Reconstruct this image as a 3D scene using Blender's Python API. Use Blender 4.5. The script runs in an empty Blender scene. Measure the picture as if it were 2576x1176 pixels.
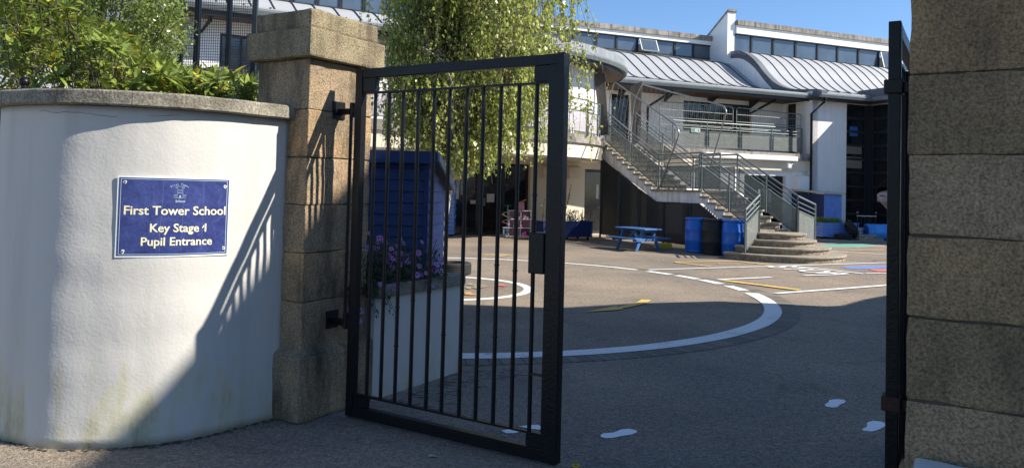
import bpy, bmesh, math, random
from mathutils import Vector, noise, Matrix
random.seed(7)
S = bpy.context.scene
R = math.radians
# ---------------------------------------------------------------- camera
F = 1917.; TH = R(1.9); RO = R(1.45); CY = 409.; H = 1.55      # focal length etc. in units of a 2576-pixel-wide view
r0 = Vector((1, 0, 0)); wv = Vector((0, math.cos(TH), math.sin(TH))); u0 = Vector((0, -math.sin(TH), math.cos(TH)))
rv = math.cos(RO)*r0 + math.sin(RO)*u0; uv = -math.sin(RO)*r0 + math.cos(RO)*u0
CAM = Vector((0, 0, H))
cd = bpy.data.cameras.new("camera"); cam = bpy.data.objects.new("camera", cd); S.collection.objects.link(cam)
cam.matrix_world = Matrix(((rv.x, uv.x, -wv.x, 0), (rv.y, uv.y, -wv.y, 0), (rv.z, uv.z, -wv.z, H), (0, 0, 0, 1)))
cd.sensor_fit = 'HORIZONTAL'; cd.sensor_width = 36; cd.lens = F/2576*36; cd.shift_y = (CY-588)/2576
cd.clip_start = .05; cd.clip_end = 2000; S.camera = cam
# ---------------------------------------------------------------- light
SUN_EL = 38.; SUN_AZ = 99.      # azimuth measured clockwise from +Y
w = bpy.data.worlds.new("World"); S.world = w; w.use_nodes = True
nt = w.node_tree; sky = nt.nodes.new("ShaderNodeTexSky"); sky.sky_type = 'NISHITA'; sky.sun_disc = False
sky.sun_elevation = R(SUN_EL); sky.sun_rotation = R(SUN_AZ); sky.altitude = 300; sky.air_density = 1.0; sky.dust_density = .15; sky.ozone_density = 7
nt.links.new(sky.outputs[0], nt.nodes["Background"].inputs[0]); nt.nodes["Background"].inputs[1].default_value = .10
sl = bpy.data.lights.new("sun", 'SUN'); so = bpy.data.objects.new("sun", sl); S.collection.objects.link(so)
sl.energy = 5.; sl.angle = R(.5); sl.color = (1, .93, .82)
sdir = Vector((math.sin(R(SUN_AZ))*math.cos(R(SUN_EL)), math.cos(R(SUN_AZ))*math.cos(R(SUN_EL)), math.sin(R(SUN_EL))))
so.rotation_euler = (-sdir).to_track_quat('-Z', 'Y').to_euler()
S.view_settings.view_transform = 'Standard'; S.view_settings.look = 'None'; S.view_settings.gamma = 1
S.view_settings.exposure = 0.84

# ---------------------------------------------------------------- photo measurements -> points in the world
def ray(x, y): return wv + rv*((x-1288)/F) - uv*((y-CY)/F)
def G(x, y, z=0.):
    d = ray(x, y); return CAM + d*((z-H)/d.z)
def PL(x, y, p, dr):
    n = Vector((-dr[1], dr[0], 0)); d = ray(x, y)
    return CAM + d*((Vector((p[0], p[1], 0))-Vector((0, 0, 0))).dot(n)/d.dot(n))
def AY(x, y, Y):
    d = ray(x, y); return CAM + d*(Y/d.y)

# ---------------------------------------------------------------- materials
MT = {}
def nodes(name):
    m = bpy.data.materials.new(name); m.use_nodes = True; t = m.node_tree
    return m, t, t.nodes["Principled BSDF"]
def mat(name, col, rough=.7, var=.12, scale=3., bump=0., bscale=40., spec=.4, metal=0., col2=None, speck=None, sscale=120., streak=0., sub=0., alpha=1., trans=0.):
    if name in MT: return MT[name]
    m, t, b = nodes(name); L = t.links.new; N = t.nodes.new
    tc = N("ShaderNodeTexCoord")
    n1 = N("ShaderNodeTexNoise"); n1.inputs["Scale"].default_value = scale; n1.inputs["Detail"].default_value = 6; n1.inputs["Roughness"].default_value = .65
    L(tc.outputs["Object"], n1.inputs["Vector"])
    r = N("ShaderNodeValToRGB"); r.color_ramp.elements[0].position = .3; r.color_ramp.elements[1].position = .72
    c = Vector(col); c2 = Vector(col2) if col2 else c*(1+var)
    r.color_ramp.elements[0].color = (*(c*(1-var)), 1); r.color_ramp.elements[1].color = (*c2, 1)
    L(n1.outputs[0], r.inputs[0]); out = r.outputs[0]
    if streak:
        mp = N("ShaderNodeMapping"); mp.inputs["Scale"].default_value = (7, 7, .5); L(tc.outputs["Object"], mp.inputs[0])
        n3 = N("ShaderNodeTexNoise"); n3.inputs["Scale"].default_value = 1.; n3.inputs["Detail"].default_value = 5; L(mp.outputs[0], n3.inputs["Vector"])
        r3 = N("ShaderNodeMapRange"); r3.inputs[1].default_value = .45; r3.inputs[2].default_value = .75; r3.inputs[3].default_value = 1; r3.inputs[4].default_value = 1-streak; L(n3.outputs[0], r3.inputs[0])
        mx = N("ShaderNodeMix"); mx.data_type = 'RGBA'; mx.blend_type = 'MULTIPLY'; mx.inputs[0].default_value = 1
        L(out, mx.inputs[6]); L(r3.outputs[0], mx.inputs[7]); out = mx.outputs[2]
    if speck:
        n2 = N("ShaderNodeTexNoise"); n2.inputs["Scale"].default_value = sscale; n2.inputs["Detail"].default_value = 3; L(tc.outputs["Object"], n2.inputs["Vector"])
        r2 = N("ShaderNodeMapRange"); r2.inputs[1].default_value = .36; r2.inputs[2].default_value = .64; r2.inputs[3].default_value = 1-speck; r2.inputs[4].default_value = 1+speck; L(n2.outputs[0], r2.inputs[0])
        mx = N("ShaderNodeMix"); mx.data_type = 'RGBA'; mx.blend_type = 'MULTIPLY'; mx.inputs[0].default_value = 1
        L(out, mx.inputs[6]); L(r2.outputs[0], mx.inputs[7]); out = mx.outputs[2]
    L(out, b.inputs["Base Color"])
    b.inputs["Roughness"].default_value = rough; b.inputs["Metallic"].default_value = metal; b.inputs["Specular IOR Level"].default_value = spec
    if bump:
        nb = N("ShaderNodeTexNoise"); nb.inputs["Scale"].default_value = bscale; nb.inputs["Detail"].default_value = 4; L(tc.outputs["Object"], nb.inputs["Vector"])
        bp = N("ShaderNodeBump"); bp.inputs["Strength"].default_value = min(1, bump); bp.inputs["Distance"].default_value = .01*max(1, bump); L(nb.outputs[0], bp.inputs["Height"]); L(bp.outputs[0], b.inputs["Normal"])
    if trans:      # thin leaves let light through
        tr = N("ShaderNodeBsdfTranslucent"); L(out, tr.inputs[0]); ms = N("ShaderNodeMixShader"); ms.inputs[0].default_value = trans
        L(b.outputs[0], ms.inputs[1]); L(tr.outputs[0], ms.inputs[2]); L(ms.outputs[0], t.nodes["Material Output"].inputs[0])
    if alpha < 1:
        tr = N("ShaderNodeBsdfTransparent"); ms = N("ShaderNodeMixShader"); ms.inputs[0].default_value = alpha
        L(tr.outputs[0], ms.inputs[1]); L(b.outputs[0], ms.inputs[2]); L(ms.outputs[0], t.nodes["Material Output"].inputs[0])
    MT[name] = m; return m

def render_wall_mat():
    m, t, b = nodes("white_render"); L = t.links.new; N = t.nodes.new
    tc = N("ShaderNodeTexCoord"); sp = N("ShaderNodeSeparateXYZ"); L(tc.outputs["Object"], sp.inputs[0])
    n1 = N("ShaderNodeTexNoise"); n1.inputs["Scale"].default_value = 2.2; n1.inputs["Detail"].default_value = 7; n1.inputs["Roughness"].default_value = .7
    mp = N("ShaderNodeMapping"); mp.inputs["Scale"].default_value = (2.2, 2.2, .75); L(tc.outputs["Object"], mp.inputs[0]); L(mp.outputs[0], n1.inputs["Vector"])
    hz = N("ShaderNodeMapRange"); hz.inputs[1].default_value = 0; hz.inputs[2].default_value = 1.25; hz.inputs[3].default_value = .24; hz.inputs[4].default_value = -.12; L(sp.outputs[2], hz.inputs[0])
    ad = N("ShaderNodeMath"); L(n1.outputs[0], ad.inputs[0]); L(hz.outputs[0], ad.inputs[1])
    r = N("ShaderNodeValToRGB"); e = r.color_ramp.elements
    e[0].position = .66; e[0].color = (.55, .535, .50, 1); e[1].position = .90; e[1].color = (.36, .33, .21, 1)
    x = e.new(.76); x.color = (.53, .51, .39, 1)
    L(ad.outputs[0], r.inputs[0])
    m9 = N("ShaderNodeMapping"); m9.inputs["Scale"].default_value = (9, 9, .55); L(tc.outputs["Object"], m9.inputs[0]); n9 = N("ShaderNodeTexNoise"); n9.inputs["Scale"].default_value = 1; n9.inputs["Detail"].default_value = 6; L(m9.outputs[0], n9.inputs["Vector"])
    r9 = N("ShaderNodeMapRange"); r9.inputs[1].default_value = .5; r9.inputs[2].default_value = .8; r9.inputs[3].default_value = 1; r9.inputs[4].default_value = .87; L(n9.outputs[0], r9.inputs[0])
    x9 = N("ShaderNodeMix"); x9.data_type = 'RGBA'; x9.blend_type = 'MULTIPLY'; x9.inputs[0].default_value = 1; L(r.outputs[0], x9.inputs[6]); L(r9.outputs[0], x9.inputs[7])
    L(x9.outputs[2], b.inputs["Base Color"]); b.inputs["Roughness"].default_value = .85; b.inputs["Specular IOR Level"].default_value = .25
    n2 = N("ShaderNodeTexNoise"); n2.inputs["Scale"].default_value = 60; n2.inputs["Detail"].default_value = 5; L(tc.outputs["Object"], n2.inputs["Vector"])
    n3 = N("ShaderNodeTexNoise"); n3.inputs["Scale"].default_value = 5; n3.inputs["Detail"].default_value = 3; L(tc.outputs["Object"], n3.inputs["Vector"])
    b1 = N("ShaderNodeBump"); b1.inputs["Strength"].default_value = .4; b1.inputs["Distance"].default_value = .004; L(n2.outputs[0], b1.inputs["Height"])
    b2 = N("ShaderNodeBump"); b2.inputs["Strength"].default_value = .35; b2.inputs["Distance"].default_value = .014; L(n3.outputs[0], b2.inputs["Height"]); L(b1.outputs[0], b2.inputs["Normal"]); L(b2.outputs[0], b.inputs["Normal"])
    return m
def granite_mat(name, base, warm, stain):
    m, t, b = nodes(name); L = t.links.new; N = t.nodes.new
    tc = N("ShaderNodeTexCoord")
    n1 = N("ShaderNodeTexNoise"); n1.inputs["Scale"].default_value = 3.2; n1.inputs["Detail"].default_value = 6; L(tc.outputs["Object"], n1.inputs["Vector"])
    r = N("ShaderNodeValToRGB"); e = r.color_ramp.elements; e[0].position = .36; e[0].color = (*base, 1); e[1].position = .66; e[1].color = (*warm, 1); L(n1.outputs[0], r.inputs[0])
    v = N("ShaderNodeTexNoise"); v.inputs["Scale"].default_value = 90; v.inputs["Detail"].default_value = 4; v.inputs["Roughness"].default_value = .7; L(tc.outputs["Object"], v.inputs["Vector"])
    r2 = N("ShaderNodeMapRange"); r2.inputs[1].default_value = .35; r2.inputs[2].default_value = .65; r2.inputs[3].default_value = .5; r2.inputs[4].default_value = 1.45; L(v.outputs[0], r2.inputs[0])
    mx = N("ShaderNodeMix"); mx.data_type = 'RGBA'; mx.blend_type = 'MULTIPLY'; mx.inputs[0].default_value = 1; L(r.outputs[0], mx.inputs[6]); L(r2.outputs[0], mx.inputs[7])
    mp = N("ShaderNodeMapping"); mp.inputs["Scale"].default_value = (5, 5, 1.2); L(tc.outputs["Object"], mp.inputs[0])
    n3 = N("ShaderNodeTexNoise"); n3.inputs["Scale"].default_value = 1.; n3.inputs["Detail"].default_value = 6; n3.inputs["Roughness"].default_value = .7; L(mp.outputs[0], n3.inputs["Vector"])
    r3 = N("ShaderNodeMapRange"); r3.inputs[1].default_value = .47; r3.inputs[2].default_value = .66; r3.inputs[3].default_value = 0; r3.inputs[4].default_value = stain; L(n3.outputs[0], r3.inputs[0])
    m2 = N("ShaderNodeMix"); m2.data_type = 'RGBA'; L(r3.outputs[0], m2.inputs[0]); L(mx.outputs[2], m2.inputs[6]); m2.inputs[7].default_value = (.07, .055, .04, 1)
    L(m2.outputs[2], b.inputs["Base Color"]); b.inputs["Roughness"].default_value = .88; b.inputs["Specular IOR Level"].default_value = .25
    bp = N("ShaderNodeBump"); bp.inputs["Strength"].default_value = .9; bp.inputs["Distance"].default_value = .012; L(v.outputs[0], bp.inputs["Height"]); L(bp.outputs[0], b.inputs["Normal"])
    return m
def asphalt_mat():
    m, t, b = nodes("asphalt"); L = t.links.new; N = t.nodes.new
    tc = N("ShaderNodeTexCoord")
    n1 = N("ShaderNodeTexNoise"); n1.inputs["Scale"].default_value = .45; n1.inputs["Detail"].default_value = 8; n1.inputs["Roughness"].default_value = .6; L(tc.outputs["Object"], n1.inputs["Vector"])
    r = N("ShaderNodeValToRGB"); e = r.color_ramp.elements; e[0].position = .35; e[0].color = (.178, .153, .126, 1); e[1].position = .68; e[1].color = (.29, .232, .172, 1); L(n1.outputs[0], r.inputs[0])
    v = N("ShaderNodeTexVoronoi"); v.inputs["Scale"].default_value = 95; L(tc.outputs["Object"], v.inputs["Vector"])
    bw = N("ShaderNodeSeparateColor"); L(v.outputs["Color"], bw.inputs[0])
    r2 = N("ShaderNodeMapRange"); r2.inputs[1].default_value = 0; r2.inputs[2].default_value = 1; r2.inputs[3].default_value = .62; r2.inputs[4].default_value = 1.38; L(bw.outputs[0], r2.inputs[0])
    n4 = N("ShaderNodeTexNoise"); n4.inputs["Scale"].default_value = 22; n4.inputs["Detail"].default_value = 5; n4.inputs["Roughness"].default_value = .75; L(tc.outputs["Object"], n4.inputs["Vector"])
    r4 = N("ShaderNodeMapRange"); r4.inputs[1].default_value = .35; r4.inputs[2].default_value = .65; r4.inputs[3].default_value = .82; r4.inputs[4].default_value = 1.18; L(n4.outputs[0], r4.inputs[0])
    mu = N("ShaderNodeMath"); mu.operation = 'MULTIPLY'; L(r2.outputs[0], mu.inputs[0]); L(r4.outputs[0], mu.inputs[1])
    mx = N("ShaderNodeMix"); mx.data_type = 'RGBA'; mx.blend_type = 'MULTIPLY'; mx.inputs[0].default_value = 1; L(r.outputs[0], mx.inputs[6]); L(mu.outputs[0], mx.inputs[7])
    out = mx.outputs[2]
    # repaired patches and darker oily stains
    n5 = N("ShaderNodeTexNoise"); n5.inputs["Scale"].default_value = 1.3; n5.inputs["Detail"].default_value = 6; n5.inputs["Roughness"].default_value = .62; n5.inputs["Distortion"].default_value = .6; L(tc.outputs["Object"], n5.inputs["Vector"])
    r5 = N("ShaderNodeMapRange"); r5.inputs[1].default_value = .58; r5.inputs[2].default_value = .72; r5.inputs[3].default_value = 1.; r5.inputs[4].default_value = .68; L(n5.outputs[0], r5.inputs[0])
    v6 = N("ShaderNodeTexVoronoi"); v6.feature = 'DISTANCE_TO_EDGE'; v6.inputs["Scale"].default_value = .33; n6 = N("ShaderNodeTexNoise"); n6.inputs["Scale"].default_value = 2.5; n6.inputs["Detail"].default_value = 5; L(tc.outputs["Object"], n6.inputs["Vector"])
    vm = N("ShaderNodeVectorMath"); vm.operation = 'MULTIPLY_ADD'; L(n6.outputs["Color"], vm.inputs[0]); vm.inputs[1].default_value = (.7, .7, 0); L(tc.outputs["Object"], vm.inputs[2]); L(vm.outputs[0], v6.inputs["Vector"])
    r6 = N("ShaderNodeMapRange"); r6.inputs[1].default_value = 0.001; r6.inputs[2].default_value = .006; r6.inputs[3].default_value = .82; r6.inputs[4].default_value = 1.; L(v6.outputs["Distance"], r6.inputs[0])
    for q in (r5, r6):
        m7 = N("ShaderNodeMix"); m7.data_type = 'RGBA'; m7.blend_type = 'MULTIPLY'; m7.inputs[0].default_value = 1; L(out, m7.inputs[6]); L(q.outputs[0], m7.inputs[7]); out = m7.outputs[2]
    L(out, b.inputs["Base Color"]); b.inputs["Roughness"].default_value = .9; b.inputs["Specular IOR Level"].default_value = .25
    bp = N("ShaderNodeBump"); bp.inputs["Strength"].default_value = .8; bp.inputs["Distance"].default_value = .005; L(v.outputs["Distance"], bp.inputs["Height"]); L(bp.outputs[0], b.inputs["Normal"])
    return m
def brick_strip_mat():
    return mat("brick_pavers", (.20, .18, .15), .85, .2, 6, .4, 40, .3, speck=.25, sscale=60)
M_RENDER = render_wall_mat()
M_GRAN_L = granite_mat("granite_warm", (.26, .205, .14), (.40, .285, .17), .85)
M_GRAN_R = granite_mat("granite_grey", (.43, .275, .14), (.32, .21, .11), .45)
M_GL = [granite_mat("granite_warm_a", (.26, .20, .125), (.48, .31, .165), .9), granite_mat("granite_warm_b", (.31, .235, .15), (.43, .30, .18), .75), M_GRAN_L]
M_GR = [granite_mat("granite_brown_a", (.35, .235, .13), (.27, .185, .10), .55), granite_mat("granite_brown_b", (.43, .295, .17), (.34, .235, .135), .4), M_GRAN_R]
M_CAPSTONE = granite_mat("granite_mossy", (.24, .205, .125), (.33, .27, .17), .75)
M_ASPH = asphalt_mat()
M_COPE = mat("concrete_coping", (.24, .22, .175), .9, .45, 6, .5, 60, .2, speck=.35, sscale=90, streak=.3)
M_BLACK = mat("black_gate_paint", (.005, .0055, .007), .38, .35, 14, .25, 60, .3)
M_RUST = mat("rusty_iron", (.05, .022, .016), .7, .4, 20, .4, 60, .4)
M_WHITE = mat("white_wall_paint", (.87, .86, .84), .8, .05, .8, .15, 30, .3, streak=.1)
M_WHITE2 = mat("white_trim", (.82, .81, .78), .6, .04, 3, 0, 30, .4)
M_CREAM = mat("cream_wall_paint", (.70, .63, .50), .8, .05, 1, .15, 30, .3)
M_ZINC = mat("zinc_roof", (.34, .35, .36), .5, .05, .7, 0, 30, .5)
M_ZINCD = mat("dark_zinc", (.12, .135, .15), .5, .12, 2, 0, 30, .4, metal=.2)
M_SEAM = mat("roof_seam_metal", (.035, .04, .055), .55, .1, 3)
M_GUT = mat("gutter_metal", (.20, .23, .24), .45, .15, 3, metal=.3)
M_FRAME = mat("dark_window_frame", (.025, .028, .033), .4, .1, 3)
M_GLASS = mat("window_glass", (.07, .095, .13), .05, .25, 1.2, 0, 30, .9)
M_DGLASS = mat("dark_window_glass", (.012, .014, .016), .08, .6, 1.5, 0, 30, .5)
M_SOFFIT = mat("brown_soffit", (.08, .05, .035), .7, .15, 3)
M_CONC = mat("stained_concrete", (.30, .275, .24), .9, .45, 2.5, .3, 30, .2, streak=.55, speck=.2)
M_STEP = mat("sandstone_step", (.31, .27, .21), .9, .3, 3, .3, 40, .2, streak=.3, speck=.2, sscale=50)
M_GALV = mat("galvanised_steel", (.24, .26, .255), .4, .12, 8, 0, 30, .5, metal=.5)
M_RAILG = mat("green_grey_rail", (.13, .155, .148), .45, .12, 8, 0, 30, .5, metal=.2)
M_PERF = mat("perforated_panel", (.22, .24, .22), .6, .12, 6, alpha=.55)
M_PERFD = mat("dark_perforated_screen", (.022, .027, .033), .6, .2, 6, alpha=.92)
M_WIRE = mat("mesh_wire", (.03, .035, .045), .5, .1, 6)
M_BOARD = mat("weathered_board", (.12, .11, .10), .8, .35, 4, .2, 30, .2, streak=.4)
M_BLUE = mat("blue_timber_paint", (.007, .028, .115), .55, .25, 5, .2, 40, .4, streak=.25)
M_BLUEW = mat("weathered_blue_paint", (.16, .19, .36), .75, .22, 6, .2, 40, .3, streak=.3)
M_BLUELIT = mat("sunlit_blue_paint", (.15, .29, .70), .55, .18, 5, .1, 40, .4, streak=.2)  # lighter copy of the blue for sunlit boards; the sunlight is in the colour
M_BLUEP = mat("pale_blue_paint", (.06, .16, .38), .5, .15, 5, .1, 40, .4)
M_DRUM = mat("blue_drum_plastic", (.015, .14, .58), .35, .1, 3, .1, 20, .5)
M_DRUMK = mat("black_drum_plastic", (.018, .018, .019), .55, .2, 3, .1, 20, .4)
M_TYRE = mat("tyre_rubber", (.025, .026, .028), .75, .25, 10, .2, 60, .3)
M_PW = mat("white_road_paint", (.78, .78, .75), .7, .08, 4, .3, 90, .3, speck=.08)
M_PY = mat("yellow_road_paint", (.72, .48, .10), .75, .15, 5, .3, 90, .3, speck=.12)
M_PO = mat("orange_road_paint", (.62, .30, .05), .75, .2, 5)
M_PR = mat("red_road_paint", (.62, .13, .12), .75, .2, 5)
M_PB = mat("blue_road_paint", (.12, .24, .62), .75, .2, 5)
M_PG = mat("green_road_paint", (.06, .42, .28), .75, .2, 5)
M_FADE = mat("faded_paint", (.34, .30, .22), .8, .2, 5)
M_PAVE = mat("sandy_paving", (.36, .29, .215), .85, .15, 1.5, .2, 30, .2, speck=.12, sscale=30)
M_BARK = mat("birch_bark", (.42, .40, .36), .8, .45, 9, .4, 30, .2, streak=.5)
M_TWIG = mat("twig_bark", (.075, .06, .045), .8, .3, 9)
M_SKIN = mat("skin", (.58, .37, .30), .55, .06, 8)
M_HAIR = mat("dark_hair", (.015, .011, .009), .9, .3, 30, spec=.1)
M_CLOTH = mat("navy_cloth", (.03, .035, .06), .85, .15, 8)
def leafmat(n, c, c2, tr=.4, rough=.4, spec=.5):
    m = mat(n, c, rough, .25, 14, 0, 30, spec, col2=c2, trans=tr); return m
M_BIRCH = leafmat("birch_leaf", (.30, .38, .05), (.66, .70, .20), .55, .25, .7)
M_BUSH = leafmat("bush_leaf", (.09, .17, .03), (.36, .42, .08), .25, .2, .7)
M_BUSHY = mat("yellowed_leaf", (.62, .48, .04), .4, .15, 9, trans=.3)
M_FINE = leafmat("fine_leaf", (.11, .18, .035), (.32, .38, .10), .35, .25, .7)
M_PETAL = mat("purple_petal", (.52, .25, .62), .55, .2, 20, trans=.25)
M_GRASS = leafmat("grass_blade", (.12, .22, .03), (.25, .36, .06), .3)

def road_paint(name, col, wear=.5):
    m, t, b = nodes(name); L = t.links.new; N = t.nodes.new; tc = N("ShaderNodeTexCoord")
    n1 = N("ShaderNodeTexNoise"); n1.inputs["Scale"].default_value = 28; n1.inputs["Detail"].default_value = 8; n1.inputs["Roughness"].default_value = .8; L(tc.outputs["Object"], n1.inputs["Vector"])
    n2 = N("ShaderNodeTexNoise"); n2.inputs["Scale"].default_value = 2.2; n2.inputs["Detail"].default_value = 4; L(tc.outputs["Object"], n2.inputs["Vector"])
    ad = N("ShaderNodeMath"); ad.operation = 'MULTIPLY_ADD'; L(n2.outputs[0], ad.inputs[0]); ad.inputs[1].default_value = .6; L(n1.outputs[0], ad.inputs[2])
    r = N("ShaderNodeMapRange"); r.inputs[1].default_value = 1.02-wear*.30; r.inputs[2].default_value = 1.08-wear*.26; L(ad.outputs[0], r.inputs[0])
    mx = N("ShaderNodeMix"); mx.data_type = 'RGBA'; mx.inputs[6].default_value = (*col, 1); mx.inputs[7].default_value = (.20, .175, .15, 1)
    sc = N("ShaderNodeMath"); sc.operation = 'MULTIPLY'; sc.inputs[1].default_value = .8; L(r.outputs[0], sc.inputs[0]); L(sc.outputs[0], mx.inputs[0]); L(mx.outputs[2], b.inputs["Base Color"]); b.inputs["Roughness"].default_value = .75
    bp = N("ShaderNodeBump"); bp.inputs["Strength"].default_value = .5; bp.inputs["Distance"].default_value = .004; L(n1.outputs[0], bp.inputs["Height"]); L(bp.outputs[0], b.inputs["Normal"]); return m
M_PW = road_paint("worn_white_paint", (.70, .70, .67), .35); M_PY = road_paint("worn_yellow_paint", (.68, .44, .10), .6); M_PO = road_paint("worn_orange_paint", (.62, .30, .06), .8)
M_PB = road_paint("worn_blue_paint", (.12, .22, .55), .6); M_PG = road_paint("worn_green_paint", (.10, .38, .27), .7); M_PR = road_paint("worn_red_paint", (.62, .14, .13), .6)
# ---------------------------------------------------------------- mesh helpers
class MB:
    def __init__(s): s.v = []; s.f = []; s.m = []
    def add(s, vs, fs, mi=0):
        k = len(s.v); s.v += [tuple(v) for v in vs]; s.f += [tuple(i+k for i in f) for f in fs]; s.m += [mi]*len(fs); return s
    def hexa(s, P, mi=0):      # 8 points: bottom ring 0-3 ccw, top ring 4-7
        return s.add(P, [(3, 2, 1, 0), (4, 5, 6, 7), (0, 1, 5, 4), (1, 2, 6, 5), (2, 3, 7, 6), (3, 0, 4, 7)], mi)
    def box(s, x0, x1, y0, y1, z0, z1, mi=0):
        return s.hexa([(x0, y0, z0), (x1, y0, z0), (x1, y1, z0), (x0, y1, z0), (x0, y0, z1), (x1, y0, z1), (x1, y1, z1), (x0, y1, z1)], mi)
    def fbox(s, fr, s0, s1, o0, o1, z0, z1, mi=0):   # o grows outward (towards the viewer)
        P = [fr(s0, o1, z0), fr(s1, o1, z0), fr(s1, o0, z0), fr(s0, o0, z0), fr(s0, o1, z1), fr(s1, o1, z1), fr(s1, o0, z1), fr(s0, o0, z1)]
        return s.hexa(P, mi)
    def tube(s, pts, r, n=8, cap=True, mi=0):
        pts = [Vector(p) for p in pts]; rs = r if isinstance(r, (list, tuple)) else [r]*len(pts); rings = []
        for i, p in enumerate(pts):
            d = (pts[min(i+1, len(pts)-1)]-pts[max(i-1, 0)]).normalized()
            a = Vector((0, 0, 1)) if abs(d.z) < .9 else Vector((1, 0, 0))
            e1 = d.cross(a).normalized(); e2 = d.cross(e1)
            rings.append([p+(e1*math.cos(t)+e2*math.sin(t))*rs[i] for t in [2*math.pi*k/n for k in range(n)]])
        vs = [q for rr in rings for q in rr]; fs = []
        for i in range(len(pts)-1):
            for k in range(n): a = i*n+k; b = i*n+(k+1) % n; fs.append((a, b, b+n, a+n))
        if cap: fs.append(tuple(range(n-1, -1, -1))); fs.append(tuple(range((len(pts)-1)*n, len(pts)*n)))
        return s.add(vs, fs, mi)
    def bar(s, a, b, wd, th, up=(0, 0, 1), mi=0):     # rectangular bar a->b
        a = Vector(a); b = Vector(b); d = (b-a).normalized(); up = Vector(up)
        if abs(d.dot(up)) > .95: up = Vector((0, 1, 0))
        e1 = d.cross(up).normalized()*wd/2; e2 = e1.cross(d).normalized()*th/2
        return s.hexa([a-e1-e2, a+e1-e2, b+e1-e2, b-e1-e2, a-e1+e2, a+e1+e2, b+e1+e2, b-e1+e2], mi)
    def lathe(s, c, prof, n=24, mi=0, ax=None):
        c = Vector(c); vs = []; fs = []
        for (r, z) in prof:
            for k in range(n):
                t = 2*math.pi*k/n; p = Vector((r*math.cos(t), r*math.sin(t), z))
                if ax is not None: p = ax @ p
                vs.append(c+p)
        for i in range(len(prof)-1):
            for k in range(n): a = i*n+k; b = i*n+(k+1) % n; fs.append((a, b, b+n, a+n))
        fs.append(tuple(range(n-1, -1, -1))); fs.append(tuple(range((len(prof)-1)*n, len(prof)*n)))
        return s.add(vs, fs, mi)
    def prism(s, poly, z0, z1, mi=0):
        n = len(poly); vs = [(p[0], p[1], z0) for p in poly]+[(p[0], p[1], z1) for p in poly]
        return s.add(vs, [tuple(range(n-1, -1, -1)), tuple(range(n, 2*n))]+[(i, (i+1) % n, n+(i+1) % n, n+i) for i in range(n)], mi)
    def slab(s, poly, off, mi=0):       # arbitrary planar 3-D polygon given thickness vector
        n = len(poly); vs = [Vector(p) for p in poly]+[Vector(p)+Vector(off) for p in poly]
        return s.add(vs, [tuple(range(n-1, -1, -1)), tuple(range(n, 2*n))]+[(i, (i+1) % n, n+(i+1) % n, n+i) for i in range(n)], mi)
    def ball(s, c, r, n=12, mi=0, sc=(1, 1, 1)):
        c = Vector(c); vs = []; fs = []; m = n//2
        for i in range(m+1):
            for k in range(n):
                a = math.pi*i/m; t = 2*math.pi*k/n
                vs.append(c+Vector((r*sc[0]*math.sin(a)*math.cos(t), r*sc[1]*math.sin(a)*math.sin(t), r*sc[2]*math.cos(a))))
        for i in range(m):
            for k in range(n): a = i*n+k; b = i*n+(k+1) % n; fs.append((a, a+n, b+n, b))
        return s.add(vs, fs, mi)
def frame(p, d):
    d = Vector((d[0], d[1])).normalized(); n = Vector((d.y, -d.x))
    def f(s, o=0, z=0): return Vector((p[0]+d.x*s+n.x*o, p[1]+d.y*s+n.y*o, z))
    f.d = Vector((d.x, d.y, 0)); f.n = Vector((n.x, n.y, 0)); f.p = p; return f
def roots(o):
    v = Vector((0, 0, 0))
    while o: v += o.location; o = o.parent
    return v
def O(name, mb, m, parent=None, bev=0, smooth=False, loc=None, label=None):
    me = bpy.data.meshes.new(name); off = roots(parent) if parent else Vector((0, 0, 0))
    if loc is not None: off = off+Vector(loc)
    me.from_pydata([(v[0]-off.x, v[1]-off.y, v[2]-off.z) for v in mb.v], [], mb.f)
    for x in (m if isinstance(m, (list, tuple)) else [m]): me.materials.append(x)
    if any(mb.m): me.polygons.foreach_set("material_index", mb.m)
    if smooth: me.polygons.foreach_set("use_smooth", [True]*len(me.polygons))
    me.update(); o = bpy.data.objects.new(name, me); S.collection.objects.link(o)
    bm = bmesh.new(); bm.from_mesh(me); bmesh.ops.recalc_face_normals(bm, faces=bm.faces); bm.to_mesh(me); bm.free()
    if loc is not None: o.location = loc
    if parent: o.parent = parent
    if bev:
        b = o.modifiers.new("bevel", 'BEVEL'); b.width = bev; b.segments = 2; b.limit_method = 'ANGLE'; b.angle_limit = R(40)
    if label: o["label"] = label
    return o
def tag(o, label=None, cat=None, group=None, kind=None):
    if label: o["label"] = label
    if cat: o["category"] = cat
    if group: o["group"] = group
    if kind: o["kind"] = kind
    return o
def thing(name, label, cat, loc, group=None):
    o = bpy.data.objects.new(name, None); S.collection.objects.link(o); o.location = loc; o.empty_display_size = .2
    return tag(o, label, cat, group)
def copytree(o, parent=None):
    c = o.copy(); S.collection.objects.link(c)
    if parent: c.parent = parent
    for ch in list(o.children): copytree(ch, c)
    return c
def structure(name, mb, m, **k): return tag(O(name, mb, m, **k), kind='structure')

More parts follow.
